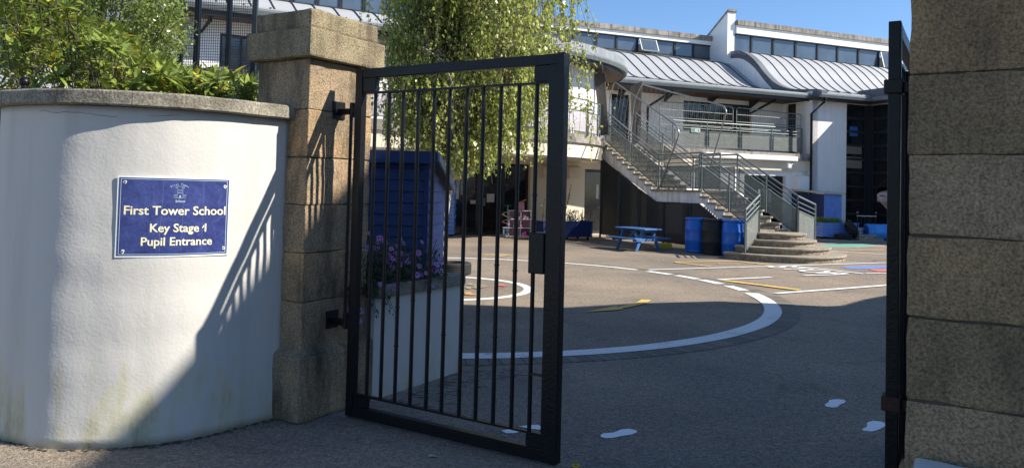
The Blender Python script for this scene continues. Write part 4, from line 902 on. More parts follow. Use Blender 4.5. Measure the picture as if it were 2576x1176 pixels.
# brackets and downpipes on B and C
for s_ in (1.8, 3.9, 6.0, 8.1): O('eave_bracket', MB().slab([fB(s_, oB+.01, EZ-.18), fB(s_, oB+.75, EZ-.18), fB(s_, oB+.01, EZ-.5)], fB.d*.05), M_FRAME, sch)
O('downpipe', down(on(fB, -.3, 1943), 3.1, EZ-.12, frame(tuple(fB(0, -.25)[:2]), (.927, .374)), 1.2), M_BLACK, sch)
O('downpipe', down(on(fB, -.3, 1683), 3.1, EZ-.12, frame(tuple(fB(0, -.25)[:2]), (.927, .374)), 1.2), M_BLACK, sch)
O('downpipe', down(on(fB, .5, 2068), 0., EZ-.12, frame(tuple(fB(0, .55)[:2]), (.927, .374)), .38), M_BLACK, sch)
# ================================================================= terrace railing
def railing(name, label, pts, z0, cat='railing', h=1.05, panel=True, step=1.6, sign=False, pm=None, par=None):
    t = par or thing(name, label, cat, (pts[0][0], pts[0][1], z0)); segs = []
    for a, b in zip(pts, pts[1:]):
        a = Vector((*a[:2], z0)); b = Vector((*b[:2], z0)); n = max(1, round((b-a).length/step)); segs += [(a.lerp(b, i/n), a.lerp(b, (i+1)/n)) for i in range(n)]
    for i, (a, b) in enumerate(segs):
        m = MB().tube([a, a+Vector((0, 0, h))], .025, 8); O('post', m, M_RAILG, t)
        d = (b-a).normalized(); e = Vector((0, 0, 1))
        O('rail', MB().tube([a+e*h, b+e*h], .024, 8), M_RAILG, t); O('rail', MB().tube([a+e*(h-.14), b+e*(h-.14)], .012, 6).tube([a+e*(h-.26), b+e*(h-.26)], .012, 6), M_RAILG, t)
        if panel:
            a1 = a+d*.09; b1 = b-d*.09; zt = h-.36; n_ = Vector((d.y, -d.x, 0))*.02
            p = O('mesh_panel', MB().slab([a1+e*.1, b1+e*.1, b1+e*zt, a1+e*zt], n_*.3), pm or M_PERF, t)
            q = MB()
            for u_, v_ in ((a1+e*.1, b1+e*.1), (b1+e*.1, b1+e*zt), (b1+e*zt, a1+e*zt), (a1+e*zt, a1+e*.1)): q.bar(u_+n_*.1, v_+n_*.1, .03, .03)
            O('panel_frame', q, M_RAILG, p)
    O('post', MB().tube([segs[-1][1], segs[-1][1]+Vector((0, 0, h))], .025, 8), M_RAILG, t)
    return t
tb = on(fB, -.2, 1690); te = on(fB, -.2, 2016)
t = railing('railing', "grey panelled terrace railing above the awning, with a small green exit sign", [fB(tb, -.2)[:2], fB(te, -.2)[:2]], 3.235, step=1.62)
sg = on(fB, -.15, 1737); zz = zat(fB, -.15, 1745, 334)
g_ = O('exit_sign', MB().fbox(fB, sg, sg+.42, -.17, -.16, zz+.02, zz+.2), mat("sign_white2", (.42, .47, .44), .5), t)
O('exit_symbol', MB().fbox(fB, sg+.03, sg+.16, -.159, -.157, zz+.04, zz+.18).fbox(fB, sg+.32, sg+.34, -.159, -.157, zz+.07, zz+.17).add([fB(sg+.29, -.157, zz+.10), fB(sg+.33, -.157, zz+.05), fB(sg+.37, -.157, zz+.10)], [(0, 1, 2)]), mat("sign_green", (.10, .28, .2), .5), g_)
dpr = [p for p in off([Vector(p) for p in Dp], -.15)]
railing('railing', "grey panelled balcony railing behind the birch branches", [p for p in dpr if -5 < p.x and p.y < 24.9][::4]+[(2.82, 24.8)], 3.235, step=1.5, h=1.1, pm=mat("pink_grey_mesh", (.50, .47, .50), .6, .1, 6, alpha=.7))
def hoop(name, label, P, r, cols, parent=None, m=M_GALV, wires=None):
    t = thing(name, label, 'temporary fence', P[0]); 
    O('hoop_tube', MB().tube(rounded(P, .12), r, 8), m, t)
    if wires: O('wire_mesh', wires, m, t)
    return t
def rounded(P, r):
    P = [Vector(p) for p in P]; out = [P[0]]
    for a, b, c in zip(P, P[1:], P[2:]):
        u_ = (a-b); v_ = (c-b); k = min(r, u_.length*.45, v_.length*.45); u_ = b+u_.normalized()*k; v_ = b+v_.normalized()*k
        for i in range(5): t = i/4; out.append(u_*(1-t)**2+b*2*t*(1-t)+v_*t*t)
    return out+[P[-1]]
def fenceB(xa, xb, ya, yb, oo=-.35):
    a = on(fB, oo, xa); b = on(fB, oo, xb); za_ = zat(fB, oo, xa, ya); zb_ = zat(fB, oo, xb, yb); z0 = 3.25
    w_ = MB(); n = int((b-a)/.09)
    for i in range(1, n): s_ = a+(b-a)*i/n; w_.tube([fB(s_, oo, z0+.1), fB(s_, oo, za_+(zb_-za_)*i/n)], .0035, 4, False)
    for k in range(1, 6): z = z0+(za_-z0)*k/6; w_.tube([fB(a, oo, z), fB(b, oo, z)], .011, 5, False)
    return [fB(a, oo, z0), fB(a, oo, za_), fB(b, oo, zb_), fB(b, oo, z0)], w_
for i, (xa, xb, ya, yb) in enumerate(((1657, 1841, 255, 268), (1850, 2013, 270, 288))):
    P, w_ = fenceB(xa, xb, ya, yb)
    hoop('temporary_fence', ["galvanised temporary fence panel on the terrace, in front of the dark classroom window", "galvanised temporary fence panel on the terrace, right of the two, beside the terrace door"][i], P, .022, None, wires=w_)
# ================================================================= STAIRCASE
Sd = Vector((.42, -.907, 0)).normalized(); Pd = Vector((-Sd.y, Sd.x, 0)); A0 = Vector((2.98, 25.2, 0)); SWD = 1.3
st = thing('staircase', "long concrete outside staircase with white sides coming down from the terrace to round steps", 'staircase', (4.5, 21, 0))
TR, RI = .313, .158
n1 = 10; zL = 3.2-RI*n1; xL = TR*n1; Ll = 1.95; n2 = 7; zE = zL-RI*n2
def sp(t_, p, z): return A0+Sd*t_+Pd*p+Vector((0, 0, z))
mb = MB(); ms = MB()
def step_at(t0, z, k, m=mb): m.hexa([sp(t0, -.05, z-.05), sp(t0+TR+.03, -.05, z-.05), sp(t0+TR+.03, SWD+.05, z-.05), sp(t0, SWD+.05, z-.05), sp(t0, -.05, z), sp(t0+TR+.03, -.05, z), sp(t0+TR+.03, SWD+.05, z), sp(t0, SWD+.05, z)])
rs = MB()
def riser(t0, z): rs.hexa([sp(t0-.04, .02, z-RI), sp(t0, .02, z-RI), sp(t0, SWD-.02, z-RI), sp(t0-.04, SWD-.02, z-RI), sp(t0-.04, .02, z-.052), sp(t0, .02, z-.052), sp(t0, SWD-.02, z-.052), sp(t0-.04, SWD-.02, z-.052)])
for i in range(n1): 
    z = 3.2-RI*(i+1); step_at(TR*i, z, i); riser(TR*i, z+RI)
for i in range(n2): 
    z = zL-RI*(i+1); step_at(xL+Ll+TR*i, z, i); riser(xL+Ll+TR*i, z+RI)
riser(xL+Ll+TR*n2, zE)
mb.hexa([sp(xL, -.06, zL-.055), sp(xL+Ll+.03, -.06, zL-.055), sp(xL+Ll+.03, SWD+.05, zL-.055), sp(xL, SWD+.05, zL-.055), sp(xL, -.06, zL-.001), sp(xL+Ll+.03, -.06, zL-.001), sp(xL+Ll+.03, SWD+.05, zL-.001), sp(xL, SWD+.05, zL-.001)])
O('treads', mb, M_STEP, st); O('risers', rs, M_STEP, st)
for p0 in (0, SWD-.12):      # white stepped strings
    prof = [(0, 3.15)]
    for i in range(n1): prof += [(TR*i, 3.2-RI*(i+1)-.055), (TR*(i+1), 3.2-RI*(i+1)-.055)]
    prof += [(xL+Ll, zL-.056)]
    for i in range(n2): prof += [(xL+Ll+TR*i, zL-RI*(i+1)-.055), (xL+Ll+TR*(i+1), zL-RI*(i+1)-.055)]
    xE = xL+Ll+TR*n2
    low = [(xE, max(.02, zE-.5)), (xL+Ll+.1, zL-.36), (xL-.05, zL-.36), (0, 2.62)]
    O('side_string', MB().slab([sp(a, p0, z) for a, z in prof+low], Pd*.12), mat("stained_white_wall", (.82, .81, .78), .85, .12, 5, .2, 30, .2, streak=.35), st)
mb = MB(); mb.slab([sp(0, .13, 2.7), sp(xL-.05, .13, zL-.32), sp(xL+Ll+.1, .13, zL-.32), sp(xE, .13, .2), sp(xE, .13, .32), sp(xL+Ll+.1, .13, zL-.2), sp(xL-.05, .13, zL-.2), sp(0, .13, 2.86)], Pd*(SWD-.27)); O('soffit', mb, M_CONC, st)
# round bottom steps
ctr = Vector((6.58, 18.98, 0))
def tier(r_, z0, z1, nose=.04):
    pts = []; cx_, cy_ = ctr.x, ctr.y; n = 40
    a0 = math.atan2(-Pd.y, -Pd.x); 
    for i in range(n+1): a = a0+math.pi*i/n; pts.append((cx_+r_*math.cos(a), cy_+r_*math.sin(a)))
    bk = [(pts[-1][0]-Sd.x*.5, pts[-1][1]-Sd.y*.5), (cx_-Pd.x*.62-Sd.x*.5, cy_-Pd.y*.62-Sd.y*.5)]
    out = [(p[0]+(p[0]-cx_)/r_*nose, p[1]+(p[1]-cy_)/r_*nose) for p in pts]
    O('round_riser', MB().prism(pts+bk, z0, z1-.052), mat("brick_riser", (.27, .23, .18), .9, .3, 7, .3, 30, .2, speck=.3, sscale=16, streak=.2), st)
    O('round_step', MB().prism(out+bk, z1-.05, z1), M_STEP, st, bev=.012)
for i, r_ in enumerate((1.60, 1.26, .93, .70)): tier(r_, RI*i+(.0 if i == 0 else .001), RI*(i+1)-.003*i)
# stair railings
def raild(name, label, pts, m=None):     # list of base points (with z) ; posts at points, rails + mesh panel between
    t = thing(name, label, 'stair railing', pts[0]); e = Vector((0, 0, 1))
    for p in pts: O('post', MB().tube([p, p+e*1.02], .024, 8), M_RAILG, t)
    for a, b in zip(pts, pts[1:]):
        O('handrail', MB().tube([a+e*1.02, b+e*1.02], .024, 8), M_GALV, t); O('rail', MB().tube([a+e*.88, b+e*.88], .014, 6).tube([a+e*.76, b+e*.76], .014, 6), M_RAILG, t)
        d = (b-a); a1 = a+d*.06; b1 = b-d*.06; n_ = Vector((d.y, -d.x, 0)).normalized()*.006
        p = O('mesh_panel', MB().slab([a1+e*.06, b1+e*.06, b1+e*.66, a1+e*.66], n_), M_PERF, t); q = MB()
        for u_, v_ in ((a1+e*.06, b1+e*.06), (b1+e*.06, b1+e*.66), (b1+e*.66, a1+e*.66), (a1+e*.66, a1+e*.06)): q.bar(u_, v_, .03, .03)
        O('panel_frame', q, M_RAILG, p)
    return t
near = [sp(.05, .03, 3.18), sp(xL*.5, .03, (3.18+zL)/2), sp(xL, .03, zL), sp(xL+.02+Ll*.98, .03, zL), sp(xL+Ll+TR*n2*.5, .03, (zL+zE)/2), sp(xE, .03, zE)]
raild('stair_railing', "near side stair railing of grey tube and mesh, above the blue and black drums", near)
far = [p+Pd*(SWD-.06) for p in near]
raild('stair_railing', "far side stair railing of grey tube and mesh, closest to the white ground floor wall", far)
Lb = G(1874, 637, RI); raild('stair_railing', "splayed sunlit mesh railing at the left foot of the stairs, beside the blue drum", [sp(xE, .03, zE), Vector((Lb.x, Lb.y, RI))])
Rb = G(2050, 609, .34); raild('stair_railing', "splayed mesh railing at the right foot of the stairs, towards the blue shed", [far[-1]-Vector((0, 0, .0)), Vector((Rb.x, Rb.y, .30))])
mid = [sp(xL+Ll*.55, SWD*.5, zL), sp(xL+Ll, SWD*.5, zL)]
raild('stair_railing', "short railing in the middle of the stair landing", mid)
# temporary fence hoops following the stairs
pn = (A0+Pd*.0); dS = (Sd.x, Sd.y)
def SP(x, y, p=0.): q = A0+Pd*p; return PL(x, y, (q.x, q.y), dS)
def wiremesh(P, n=16, r=.0035):
    a, b, c, d = P[:4]; w_ = MB()
    for i in range(1, n): w_.tube([a.lerp(d, i/n), b.lerp(c, i/n)], r, 4, False)
    for i in range(1, 7): w_.tube([a.lerp(b, i/7), d.lerp(c, i/7)], r, 4, False)
    return w_
Q = [SP(1531, 340), SP(1534, 246), SP(1546, 206), SP(1703, 316), SP(1709, 336), SP(1655, 482)]
hoop('temporary_fence', "long galvanised fence hoop sloping down along the near side of the stairs", Q, .024, None, wires=wiremesh([SP(1531, 330), SP(1548, 210), SP(1700, 318), SP(1660, 470)]))
Q = [SP(1590, 330, SWD), SP(1598, 250, SWD), SP(1616, 212, SWD), SP(1820, 266, SWD), SP(1828, 280, SWD), SP(1785, 425, SWD)]
hoop('temporary_fence', "long galvanised fence hoop sloping down along the far side of the stairs", Q, .024, None, wires=wiremesh([SP(1592, 320, SWD), SP(1618, 216, SWD), SP(1818, 268, SWD), SP(1790, 415, SWD)]))
# weathered boards at the stair head
for (pts, p, lab) in (([(1494, 187), (1521, 180), (1531, 338), (1511, 341)], -.08, "weathered grey board standing at the head of the stairs, left of the two"), ([(1586, 218), (1615, 204), (1612, 350), (1590, 372)], SWD, "weathered grey board standing at the head of the stairs, right of the two")):
    q = [SP(x, y, p) if p > 0 else AY(x, y, 24.9) for x, y in pts]
    tag(O('board', MB().slab(q, Vector((.02, .07, 0))), M_BOARD, loc=q[3]), lab, "board", "weathered boards at the stair head")
# dark screens under the stairs
scr = [sp(.05, -.04, 0), sp(1.15, -.04, 0), sp(2.25, -.04, 0), sp(3.5, -.04, 0), sp(4.7, -.04, 0), sp(5.9, -.04, 0)]
t = thing('screen_fence', "dark perforated metal screens closing off the space under the staircase", 'screen', sp(.05, -.04, 0))
def under(tt): 
    L_ = [(0, 2.62), (xL-.05, zL-.36), (xL+Ll+.1, zL-.36), (xL+Ll+TR*n2, max(.02, zE-.5))]
    for a, b in zip(L_, L_[1:]):
        if tt <= b[0]: return a[1]+(b[1]-a[1])*(tt-a[0])/(b[0]-a[0])
    return .1
tts = [.05, 1.15, 2.25, 3.5, 4.7, 5.9]
for a, b in zip(tts, tts[1:]):
    mids = [x for x in (xL, xL+Ll) if a < x < b]
    top = [(x, under(x)-.012) for x in [b-.06]+mids[::-1]+[a+.06]]
    O('perforated_panel', MB().slab([sp(a+.06, -.05, .12), sp(b-.06, -.05, .12)]+[sp(x, -.05, z) for x, z in top], -Pd*.006), M_PERFD, t)
    q = MB(); L_ = [sp(a+.06, -.053, .12), sp(b-.06, -.053, .12)]+[sp(x, -.053, z) for x, z in top]
    for u_, v_ in zip(L_, L_[1:]+L_[:1]): q.bar(u_, v_, .035, .03)
    O('panel_frame', q, M_RAILG if 0 else M_FRAME, t)
for a in tts: O('post', MB().tube([sp(a, -.05, 0), sp(a, -.05, under(a))], .035, 8), M_FRAME, t)
#--PART4
# ================================================================= YARD THINGS
def drum(c, m, label, r=.29, h=.90, group=None):
    t = thing('plastic_drum', label, 'drum', c, group); c = Vector(c)
    O('body', MB().lathe(c, [(r-.03, 0), (r-.012, .015), (r-.004, .05), (r-.012, .07), (r, .1), (r+.002, .30), (r+.008, .31), (r+.008, .33), (r+.002, .34), (r+.002, .58), (r+.008, .59), (r+.008, .61), (r, .62), (r-.004, .80), (r-.03, .84), (r-.03, h-.02)], 32), m, t, smooth=True)
    O('rim', MB().lathe(c, [(r-.03, h-.05), (r+.004, h-.045), (r+.008, h-.01), (r-.01, h), (r-.05, h-.002)], 32), m, t, smooth=False); return t
p = AY(1752, 600, 19.9); drum((p.x, 19.9, 0), M_DRUM, "upright blue plastic drum next to the picnic table, first of three in a row")
p = AY(1795, 600, 19.4); drum((p.x, 19.4, 0), M_DRUMK, "black plastic drum standing between two blue drums")
p = AY(1846, 600, 19.0); drum((p.x, 19.0, 0), M_DRUM, "upright blue plastic drum nearest the round steps, partly sunlit")
# picnic table
tc = Vector((3.38, 20.2, 0)); Ld = Vector((.53, -.85, 0)).normalized(); Wd = Vector((-Ld.y, Ld.x, 0))
t = thing('picnic_table', "small blue wooden picnic table with benches in the shade of the stairs", 'picnic table', tc)
def tp(a, b, z): return tc+Ld*a*.88+Wd*b*.88+Vector((0, 0, z*.92))
for i in range(5): O('top_board', MB().bar(tp(-.68, -.27+i*.135, .62), tp(.68, -.27+i*.135, .62), .125, .032, up=(0, 0, 1)), M_BLUEP, t, bev=.004)
for s_ in (-1, 1):
    for k in range(2): O('seat_board', MB().bar(tp(-.68, s_*(.50+.125*k), .36), tp(.68, s_*(.50+.125*k), .36), .115, .032), M_BLUEP, t, bev=.004)
    O('cross_beam', MB().bar(tp(s_*.47, -.60, .315), tp(s_*.47, .60, .315), .035, .075), M_BLUEP, t); O('cross_beam', MB().bar(tp(s_*.47, -.28, .57), tp(s_*.47, .28, .57), .035, .06), M_BLUEP, t)
    for k in (-1, 1): O('leg', MB().bar(tp(s_*.43, k*.44, .0), tp(s_*.43, k*.18, .60), .085, .035, up=Ld), M_BLUEP, t)
    O('brace', MB().bar(tp(s_*.40, 0, .32), tp(s_*.05, 0, .60), .03, .06), M_BLUEP, t)
c = G(1668, 628); tag(O('crate', MB().box(c.x-.1, c.x+.35, c.y+.5, c.y+.8, 0, .14), mat("yellow_plastic", (.55, .38, .02), .5), loc=(c.x, c.y+.5, 0), bev=.02), "low yellow plastic tray on the ground behind the picnic table", "tray")
# timber planters on wheels
def planter(fr, L, Dp_, z0, z1, m, label, m2=None, group=None):
    t = thing('timber_planter', label, 'planter', fr(0, 0, 0), group); n = 6
    mb = MB()
    for i in range(n):
        a = z0+(z1-z0)*i/n; b = z0+(z1-z0)*(i+1)/n-.012
        mb.fbox(fr, 0, L, -.03, 0, a, b).fbox(fr, 0, .03, -Dp_, -.031, a, b).fbox(fr, L-.03, L, -Dp_, -.031, a, b).fbox(fr, 0.031, L-.031, -Dp_, -Dp_+.03, a, b)
    O('boards', mb, m, t); O('soil', MB().fbox(fr, .03, L-.03, -Dp_+.03, -.03, z0+.02, z1-.05), MT["soil"], t)
    O('rim', MB().fbox(fr, -.02, L+.02, -.07, .02, z1, z1+.025).fbox(fr, -.02, .05, -Dp_, -.071, z1, z1+.025).fbox(fr, L-.05, L+.02, -Dp_, -.071, z1, z1+.025), m, t)
    for a in (.12, L/2, L-.12):
        for b in (-.08, -Dp_+.08): O('castor', MB().lathe(fr(a, b, .045), [(.04, -.015), (.045, -.01), (.045, .01), (.04, .015)], 14, ax=Matrix.Rotation(math.pi/2, 3, 'X')).fbox(fr, a-.02, a+.02, b-.02, b+.02, .06, z0), M_BLACK, t)
    return t
g1 = G(1404, 606); g2 = G(1496, 605); f1 = frame((g1.x-.45, g1.y+.0), ((g2-g1).x, (g2-g1).y)); L1 = (g2-g1).length+.45
planter(f1, L1, .75, .10, .56, M_BLUE, "blue timber planter on castors holding bamboo, in front of the cream wall")
g3 = G(1362, 600); f2 = frame((g3.x, 24.2), (1, .1)); planter(f2, .6, .5, .08, .5, M_BLUE, "small blue timber planter half hidden by the gate's lock box")
q1 = G(2052, 601); c1 = G(2069, 600.5); c2 = G(2161, 601.5); f3 = frame((c1.x, c1.y), (.95, .31)); L3 = on(f3, 0, 2161)
planter(f3, L3, .9, .09, .56, M_BLUELIT, "sunlit blue timber planter with grass beside the right hand blue shed")
def blades(c, n, spread, h, m, wd=.008, lean=.35):
    mb = MB()
    for _ in range(n):
        b = Vector(c)+Vector((random.uniform(-1, 1)*spread[0], random.uniform(-1, 1)*spread[1], 0)); a = random.uniform(0, 6.28); hh = h*random.uniform(.5, 1.1); l = lean*random.random()*hh
        d = Vector((math.cos(a), math.sin(a), 0)); s_ = Vector((-d.y, d.x, 0))*wd; mdl = b+d*l*.35+Vector((0, 0, hh*.6)); tip = b+d*l+Vector((0, 0, hh))
        mb.add([b-s_, b+s_, mdl+s_*.8, mdl-s_*.8, tip], [(0, 1, 2, 3), (3, 2, 4)])
    return mb
def leafy(mb, p, d, L_, wd, up=Vector((0, 0, 1)), droop=.15, mi=0):
    d = d.normalized(); s_ = d.cross(up); s_ = s_.normalized() if s_.length > .01 else Vector((1, 0, 0)); n = s_.cross(d)
    a = p+d*L_*.35+s_*wd/2+n*wd*.12; b = p+d*L_*.35-s_*wd/2+n*wd*.12; c = p+d*L_*.72+s_*wd*.38-n*L_*droop*.4; e = p+d*L_*.72-s_*wd*.38-n*L_*droop*.4; m1 = p+d*L_*.4; m2 = p+d*L_*.72-n*L_*droop*.5; tip = p+d*L_-n*L_*droop
    mb.add([p, a, m1, b, c, m2, e, tip], [(0, 2, 1), (0, 3, 2), (1, 2, 5, 4), (3, 6, 5, 2), (4, 5, 7), (5, 6, 7)], mi)
def rndv(): 
    a = random.uniform(0, 6.283); z = random.uniform(-1, 1); r = math.sqrt(1-z*z); return Vector((r*math.cos(a), r*math.sin(a), z))
t = thing('bamboo', "pale yellow green bamboo growing in the blue planter by the cream wall", 'plant', f1(.55, -.35, .5))
lv = MB(); stm = MB()
for _ in range(16):
    b = f1(random.uniform(.15, .8), -random.uniform(.1, .6), .5); tp_ = b+Vector((random.uniform(-.15, .15), 0, random.uniform(.5, .85))); stm.tube([b, tp_], .006, 5)
    for _ in range(22): leafy(lv, b.lerp(tp_, random.uniform(.2, 1)), rndv()*.8+Vector((0, 0, .3)), .1, .02)
O('canes', stm, M_TWIG, t); O('leaves', lv, mat("bamboo_leaf", (.30, .36, .08), .5, .2, 9, trans=.3), t)
t = thing('shrub', "bushy dark green shrub with taller bare sprigs in the blue planter by the wall", 'plant', f1(L1-.45, -.35, .5))
lv = MB(); stm = MB()
for _ in range(36):
    b = f1(random.uniform(L1-.95, L1-.1), -random.uniform(.1, .6), .5); tp_ = b+Vector((random.uniform(-.15, .15), random.uniform(-.1, .1), random.uniform(.15, .45))); stm.tube([b, tp_], .004, 4)
    for _ in range(26): leafy(lv, b.lerp(tp_, random.uniform(.2, 1)), rndv(), .07, .018)
for _ in range(7):
    b = f1(random.uniform(L1-1.2, L1-.6), -.35, .5); tp_ = b+Vector((random.uniform(-.3, .25), 0, random.uniform(.9, 1.25))); stm.tube([b, tp_], .006, 4)
    for _ in range(16): leafy(lv, b.lerp(tp_, random.uniform(.35, 1)), rndv()*.7+Vector((0, 0, .7)), .09, .022)
O('stems', stm, M_TWIG, t); O('leaves', lv, mat("shrub_leaf", (.07, .11, .04), .5, .3, 9, trans=.25), t)
t = thing('grass_clump', "bright green grass clump in the sunlit blue planter near the right shed", 'plant', f3(.5, -.4, .5)); O('blades', blades(f3(.45, -.45, .5), 900, (.5, .3, 0), .30, M_GRASS, .008), M_GRASS, t)
t = thing('dry_stalks', "thin dry flower stalks in the right half of the sunlit blue planter", 'plant', f3(1.1, -.4, .5)); O('stalks', blades(f3(L3-.7, -.4, .5), 160, (.55, .3, 0), .22, M_GRASS, .005), mat("dry_stalk", (.30, .27, .16), .7, .2, 8), t)
# right blue shed
c = AY(2073, 520, 29.4); f4 = frame((c.x, c.y), (.927, .374)); L4 = on(frame((c.x, c.y), (.927, .374)), 0, 2117); hS = zat(f4, 0, 2080, 487)
t = thing('shed', "blue shed with one sunny side and pale roof, standing against the tall white wall", 'shed', (c.x, c.y, 0))
mb = MB(); n = 15
for i in range(n):
    z0 = .05+i*(hS-.05)/n; z1 = .05+(i+1)*(hS-.05)/n; mb.hexa([f4(0, .025, z0), f4(L4, .025, z0), f4(L4, 0, z0), f4(0, 0, z0), f4(0, .004, z1-.004), f4(L4, .004, z1-.004), f4(L4, 0, z1), f4(0, 0, z1)])
O('side_boards', mb, M_BLUELIT, t)
f5 = frame(tuple(f4(-.001, -2.1)[:2]), (f4.n.x, f4.n.y)); mb = MB()
for i in range(12): mb.fbox(f5, i*.175, (i+1)*.175-.008, -.03, 0, .05, hS-.02)
O('front_boards', mb, M_BLUE, t); O('door', MB().fbox(f5, .55, 1.45, .002, .03, .1, hS-.15), M_BLUE, t); O('door_handle', MB().fbox(f5, 1.35, 1.38, .03, .06, .8, 1.), M_GALV, t)
O('shed_body', MB().fbox(f4, .0, L4, -2.1, -.001, .05, hS-.03), M_BLUE, t)
O('roof', MB().slab([f4(-.12, .12, hS+.0), f4(L4+.1, .12, hS-.02), f4(L4+.1, -2.2, hS+.10), f4(-.12, -2.2, hS+.12)], (0, 0, .06)), mat("pale_felt", (.5, .46, .38), .8), t)
# iron fence on a low brick wall
b1 = G(2161, 604); b2 = G(2223, 605); f6 = frame((b1.x, b1.y), ((b2-b1).x, (b2-b1).y)); L6 = (b2-b1).length
t = thing('low_wall', "low brick wall with pale capping under the small iron fence", 'low wall', (b1.x, b1.y, 0))
O('brickwork', MB().fbox(f6, 0, L6, -.3, 0, 0, .15), MT.get("brick_riser"), t); O('capping', MB().fbox(f6, -.03, L6+.03, -.33, .03, .151, .21), M_STEP, t)
t = thing('iron_fence', "short black iron fence with ball topped posts standing on the low brick wall", 'fence', f6(0, -.15, .21)); zt = zat(f6, -.15, 2185, 542)
for s_ in (.03, L6*.78): 
    O('post', MB().tube([f6(s_, -.15, .21), f6(s_, -.15, zt+.08)], .016, 8), M_BLACK, t); O('ball_finial', MB().ball(f6(s_, -.15, zt+.11), .035, 10), M_GALV, t, smooth=True)
O('rail', MB().fbox(f6, 0, L6*.8, -.165, -.135, zt-.03, zt), M_GALV, t); O('rail', MB().fbox(f6, 0, L6*.8, -.16, -.14, .3, .32), M_BLACK, t)
for i in range(1, 8): O('bar', MB().tube([f6(L6*.78*i/8+.03*(i % 2), -.15, .22), f6(L6*.78*i/8+.03*(i % 2), -.15, zt-.03)], .008, 6), M_BLACK, t)
# lying blue drum and tyres
c = AY(2213, 575, 27.6); ax = Matrix.Rotation(math.pi/2, 3, 'Y') @ Matrix.Rotation(R(8), 3, 'X')
t = thing('plastic_drum', "blue plastic drum lying on its side behind the small iron fence", 'drum', (c.x, 27.6, .3))
O('body', MB().lathe((c.x-.5, 27.6, .3), [(.26, 0), (.285, .02), (.285, .25), (.295, .26), (.295, .29), (.285, .3), (.285, .6), (.295, .61), (.295, .64), (.285, .65), (.285, .88), (.26, .9)], 28, ax=Matrix.Rotation(math.pi/2, 3, 'Y')), mat("pale_blue_drum", (.05, .28, .72), .3, .1, 3), t, smooth=True)
O('lid', MB().lathe((c.x-.515, 27.6, .3), [(.24, 0), (.24, .014)], 24, ax=Matrix.Rotation(math.pi/2, 3, 'Y')), M_DRUM, t)
for k, (dx, dz, tl, lab) in enumerate(((-1.15, .33, 60, "black tyre leaning upright against the lying blue drum"), (-1.35, .0, 0, "black tyre lying flat under the leaning tyre by the iron fence"))):
    cc = (c.x+dx, 27.5, dz); tag(O('tyre', tyre(cc, .3, .2, Matrix.Rotation(R(tl), 3, 'Y')), M_TYRE, loc=cc), lab, "tyre")
# dolls' house with slide and palm
dh = AY(1266, 580, 24.05); f7 = frame((dh.x, 24.05), (1, .12)); k7 = 24.05/F; t = thing('dolls_house', "open fronted pink and white toy dolls' house standing by the glazed doors", "dolls' house", (dh.x, 24.05, 0))
M_DW = mat("toy_white", (.62, .6, .62), .5, .08, 6); M_DP = mat("toy_pink", (.62, .28, .36), .5, .2, 12); M_DG = mat("toy_grey_blue", (.25, .36, .42), .5, .25, 9)
Wt = 70*k7; fl = [0.02, .29, .56, .83]
for z in fl: O('floor', MB().fbox(f7, -.01 if z < .3 else .16, Wt, -.35, .02, z, z+.018), M_DW, t)
O('back_panel', MB().fbox(f7, .16, Wt, -.36, -.34, .02, .84), M_DP, t)
for s_ in (.165, Wt*.62, Wt-.015):
    for a, b in zip(fl, fl[1:]): O('wall_panel', MB().fbox(f7, s_, s_+.014, -.34, .01, a+.018, b), M_DW, t)
O('tower_front', MB().fbox(f7, 0, .15, -.3, 0, .04, .28).fbox(f7, 0, .15, -.3, -.01, .0, .04), M_DG, t); O('tower_door', MB().fbox(f7, .045, .105, .0, .004, .12, .25), M_FRAME, t)
for i in range(10):
    s_ = random.uniform(.2, Wt-.12); z = random.choice(fl[:3])+.019; O('toy_furniture', MB().fbox(f7, s_, s_+random.uniform(.04, .09), -random.uniform(.1, .3), .0, z, z+random.uniform(.05, .15)), random.choice((M_DP, M_DW, mat("toy_magenta", (.6, .06, .35), .5), M_DG)), t, bev=.006)
O('gable', MB().slab([f7(.46, -.3, .85), f7(.70, -.3, .85), f7(.68, -.3, 1.12), f7(.44, -.3, 1.06)], (0, .02, 0)), M_DP, t)
O('roof', MB().slab([f7(.40, -.33, 1.04), f7(.72, -.33, 1.18), f7(.72, -.05, 1.18), f7(.40, -.05, 1.04)], (0, 0, .02)), mat("toy_orange", (.6, .25, .08), .5), t)
sl_ = MB(); cs = f7(.10, -.12, 0)
def helix(a0, a1, z0, z1, r=.11, n=22):
    vs = []; 
    for i in range(n+1):
        a = a0+(a1-a0)*i/n; z = z0+(z1-z0)*i/n
        for rr, dz in ((r-.035, .02), (r-.03, 0), (r+.03, 0), (r+.035, .02)): vs.append((cs.x+rr*math.cos(a), cs.y+rr*math.sin(a), z+dz))
    return MB().add(vs, [(4*i+k, 4*i+k+1, 4*i+k+5, 4*i+k+4) for i in range(n) for k in range(3)])
O('slide', helix(0, 6.3, .84, .58), mat("toy_yellow", (.75, .62, .28), .5), t, label="pale yellow upper turn of the toy slide"); O('slide', helix(0, 8.5, .58, .3), M_DP, t, label="pink lower turns of the toy slide")
O('palm_trunk', MB().tube([(cs.x+.03, cs.y, .28), (cs.x+.04, cs.y, .97)], .014, 8), mat("toy_turquoise", (.12, .5, .5), .5), t)
pf = MB()
for i in range(8):
    a = i*.785; leafy(pf, Vector((cs.x+.04, cs.y, .98)), Vector((math.cos(a), .5*math.sin(a), .6*(1 if i % 2 else .1))), .13, .05, droop=.5)
O('palm_leaf', pf, MT["toy_turquoise"], t)

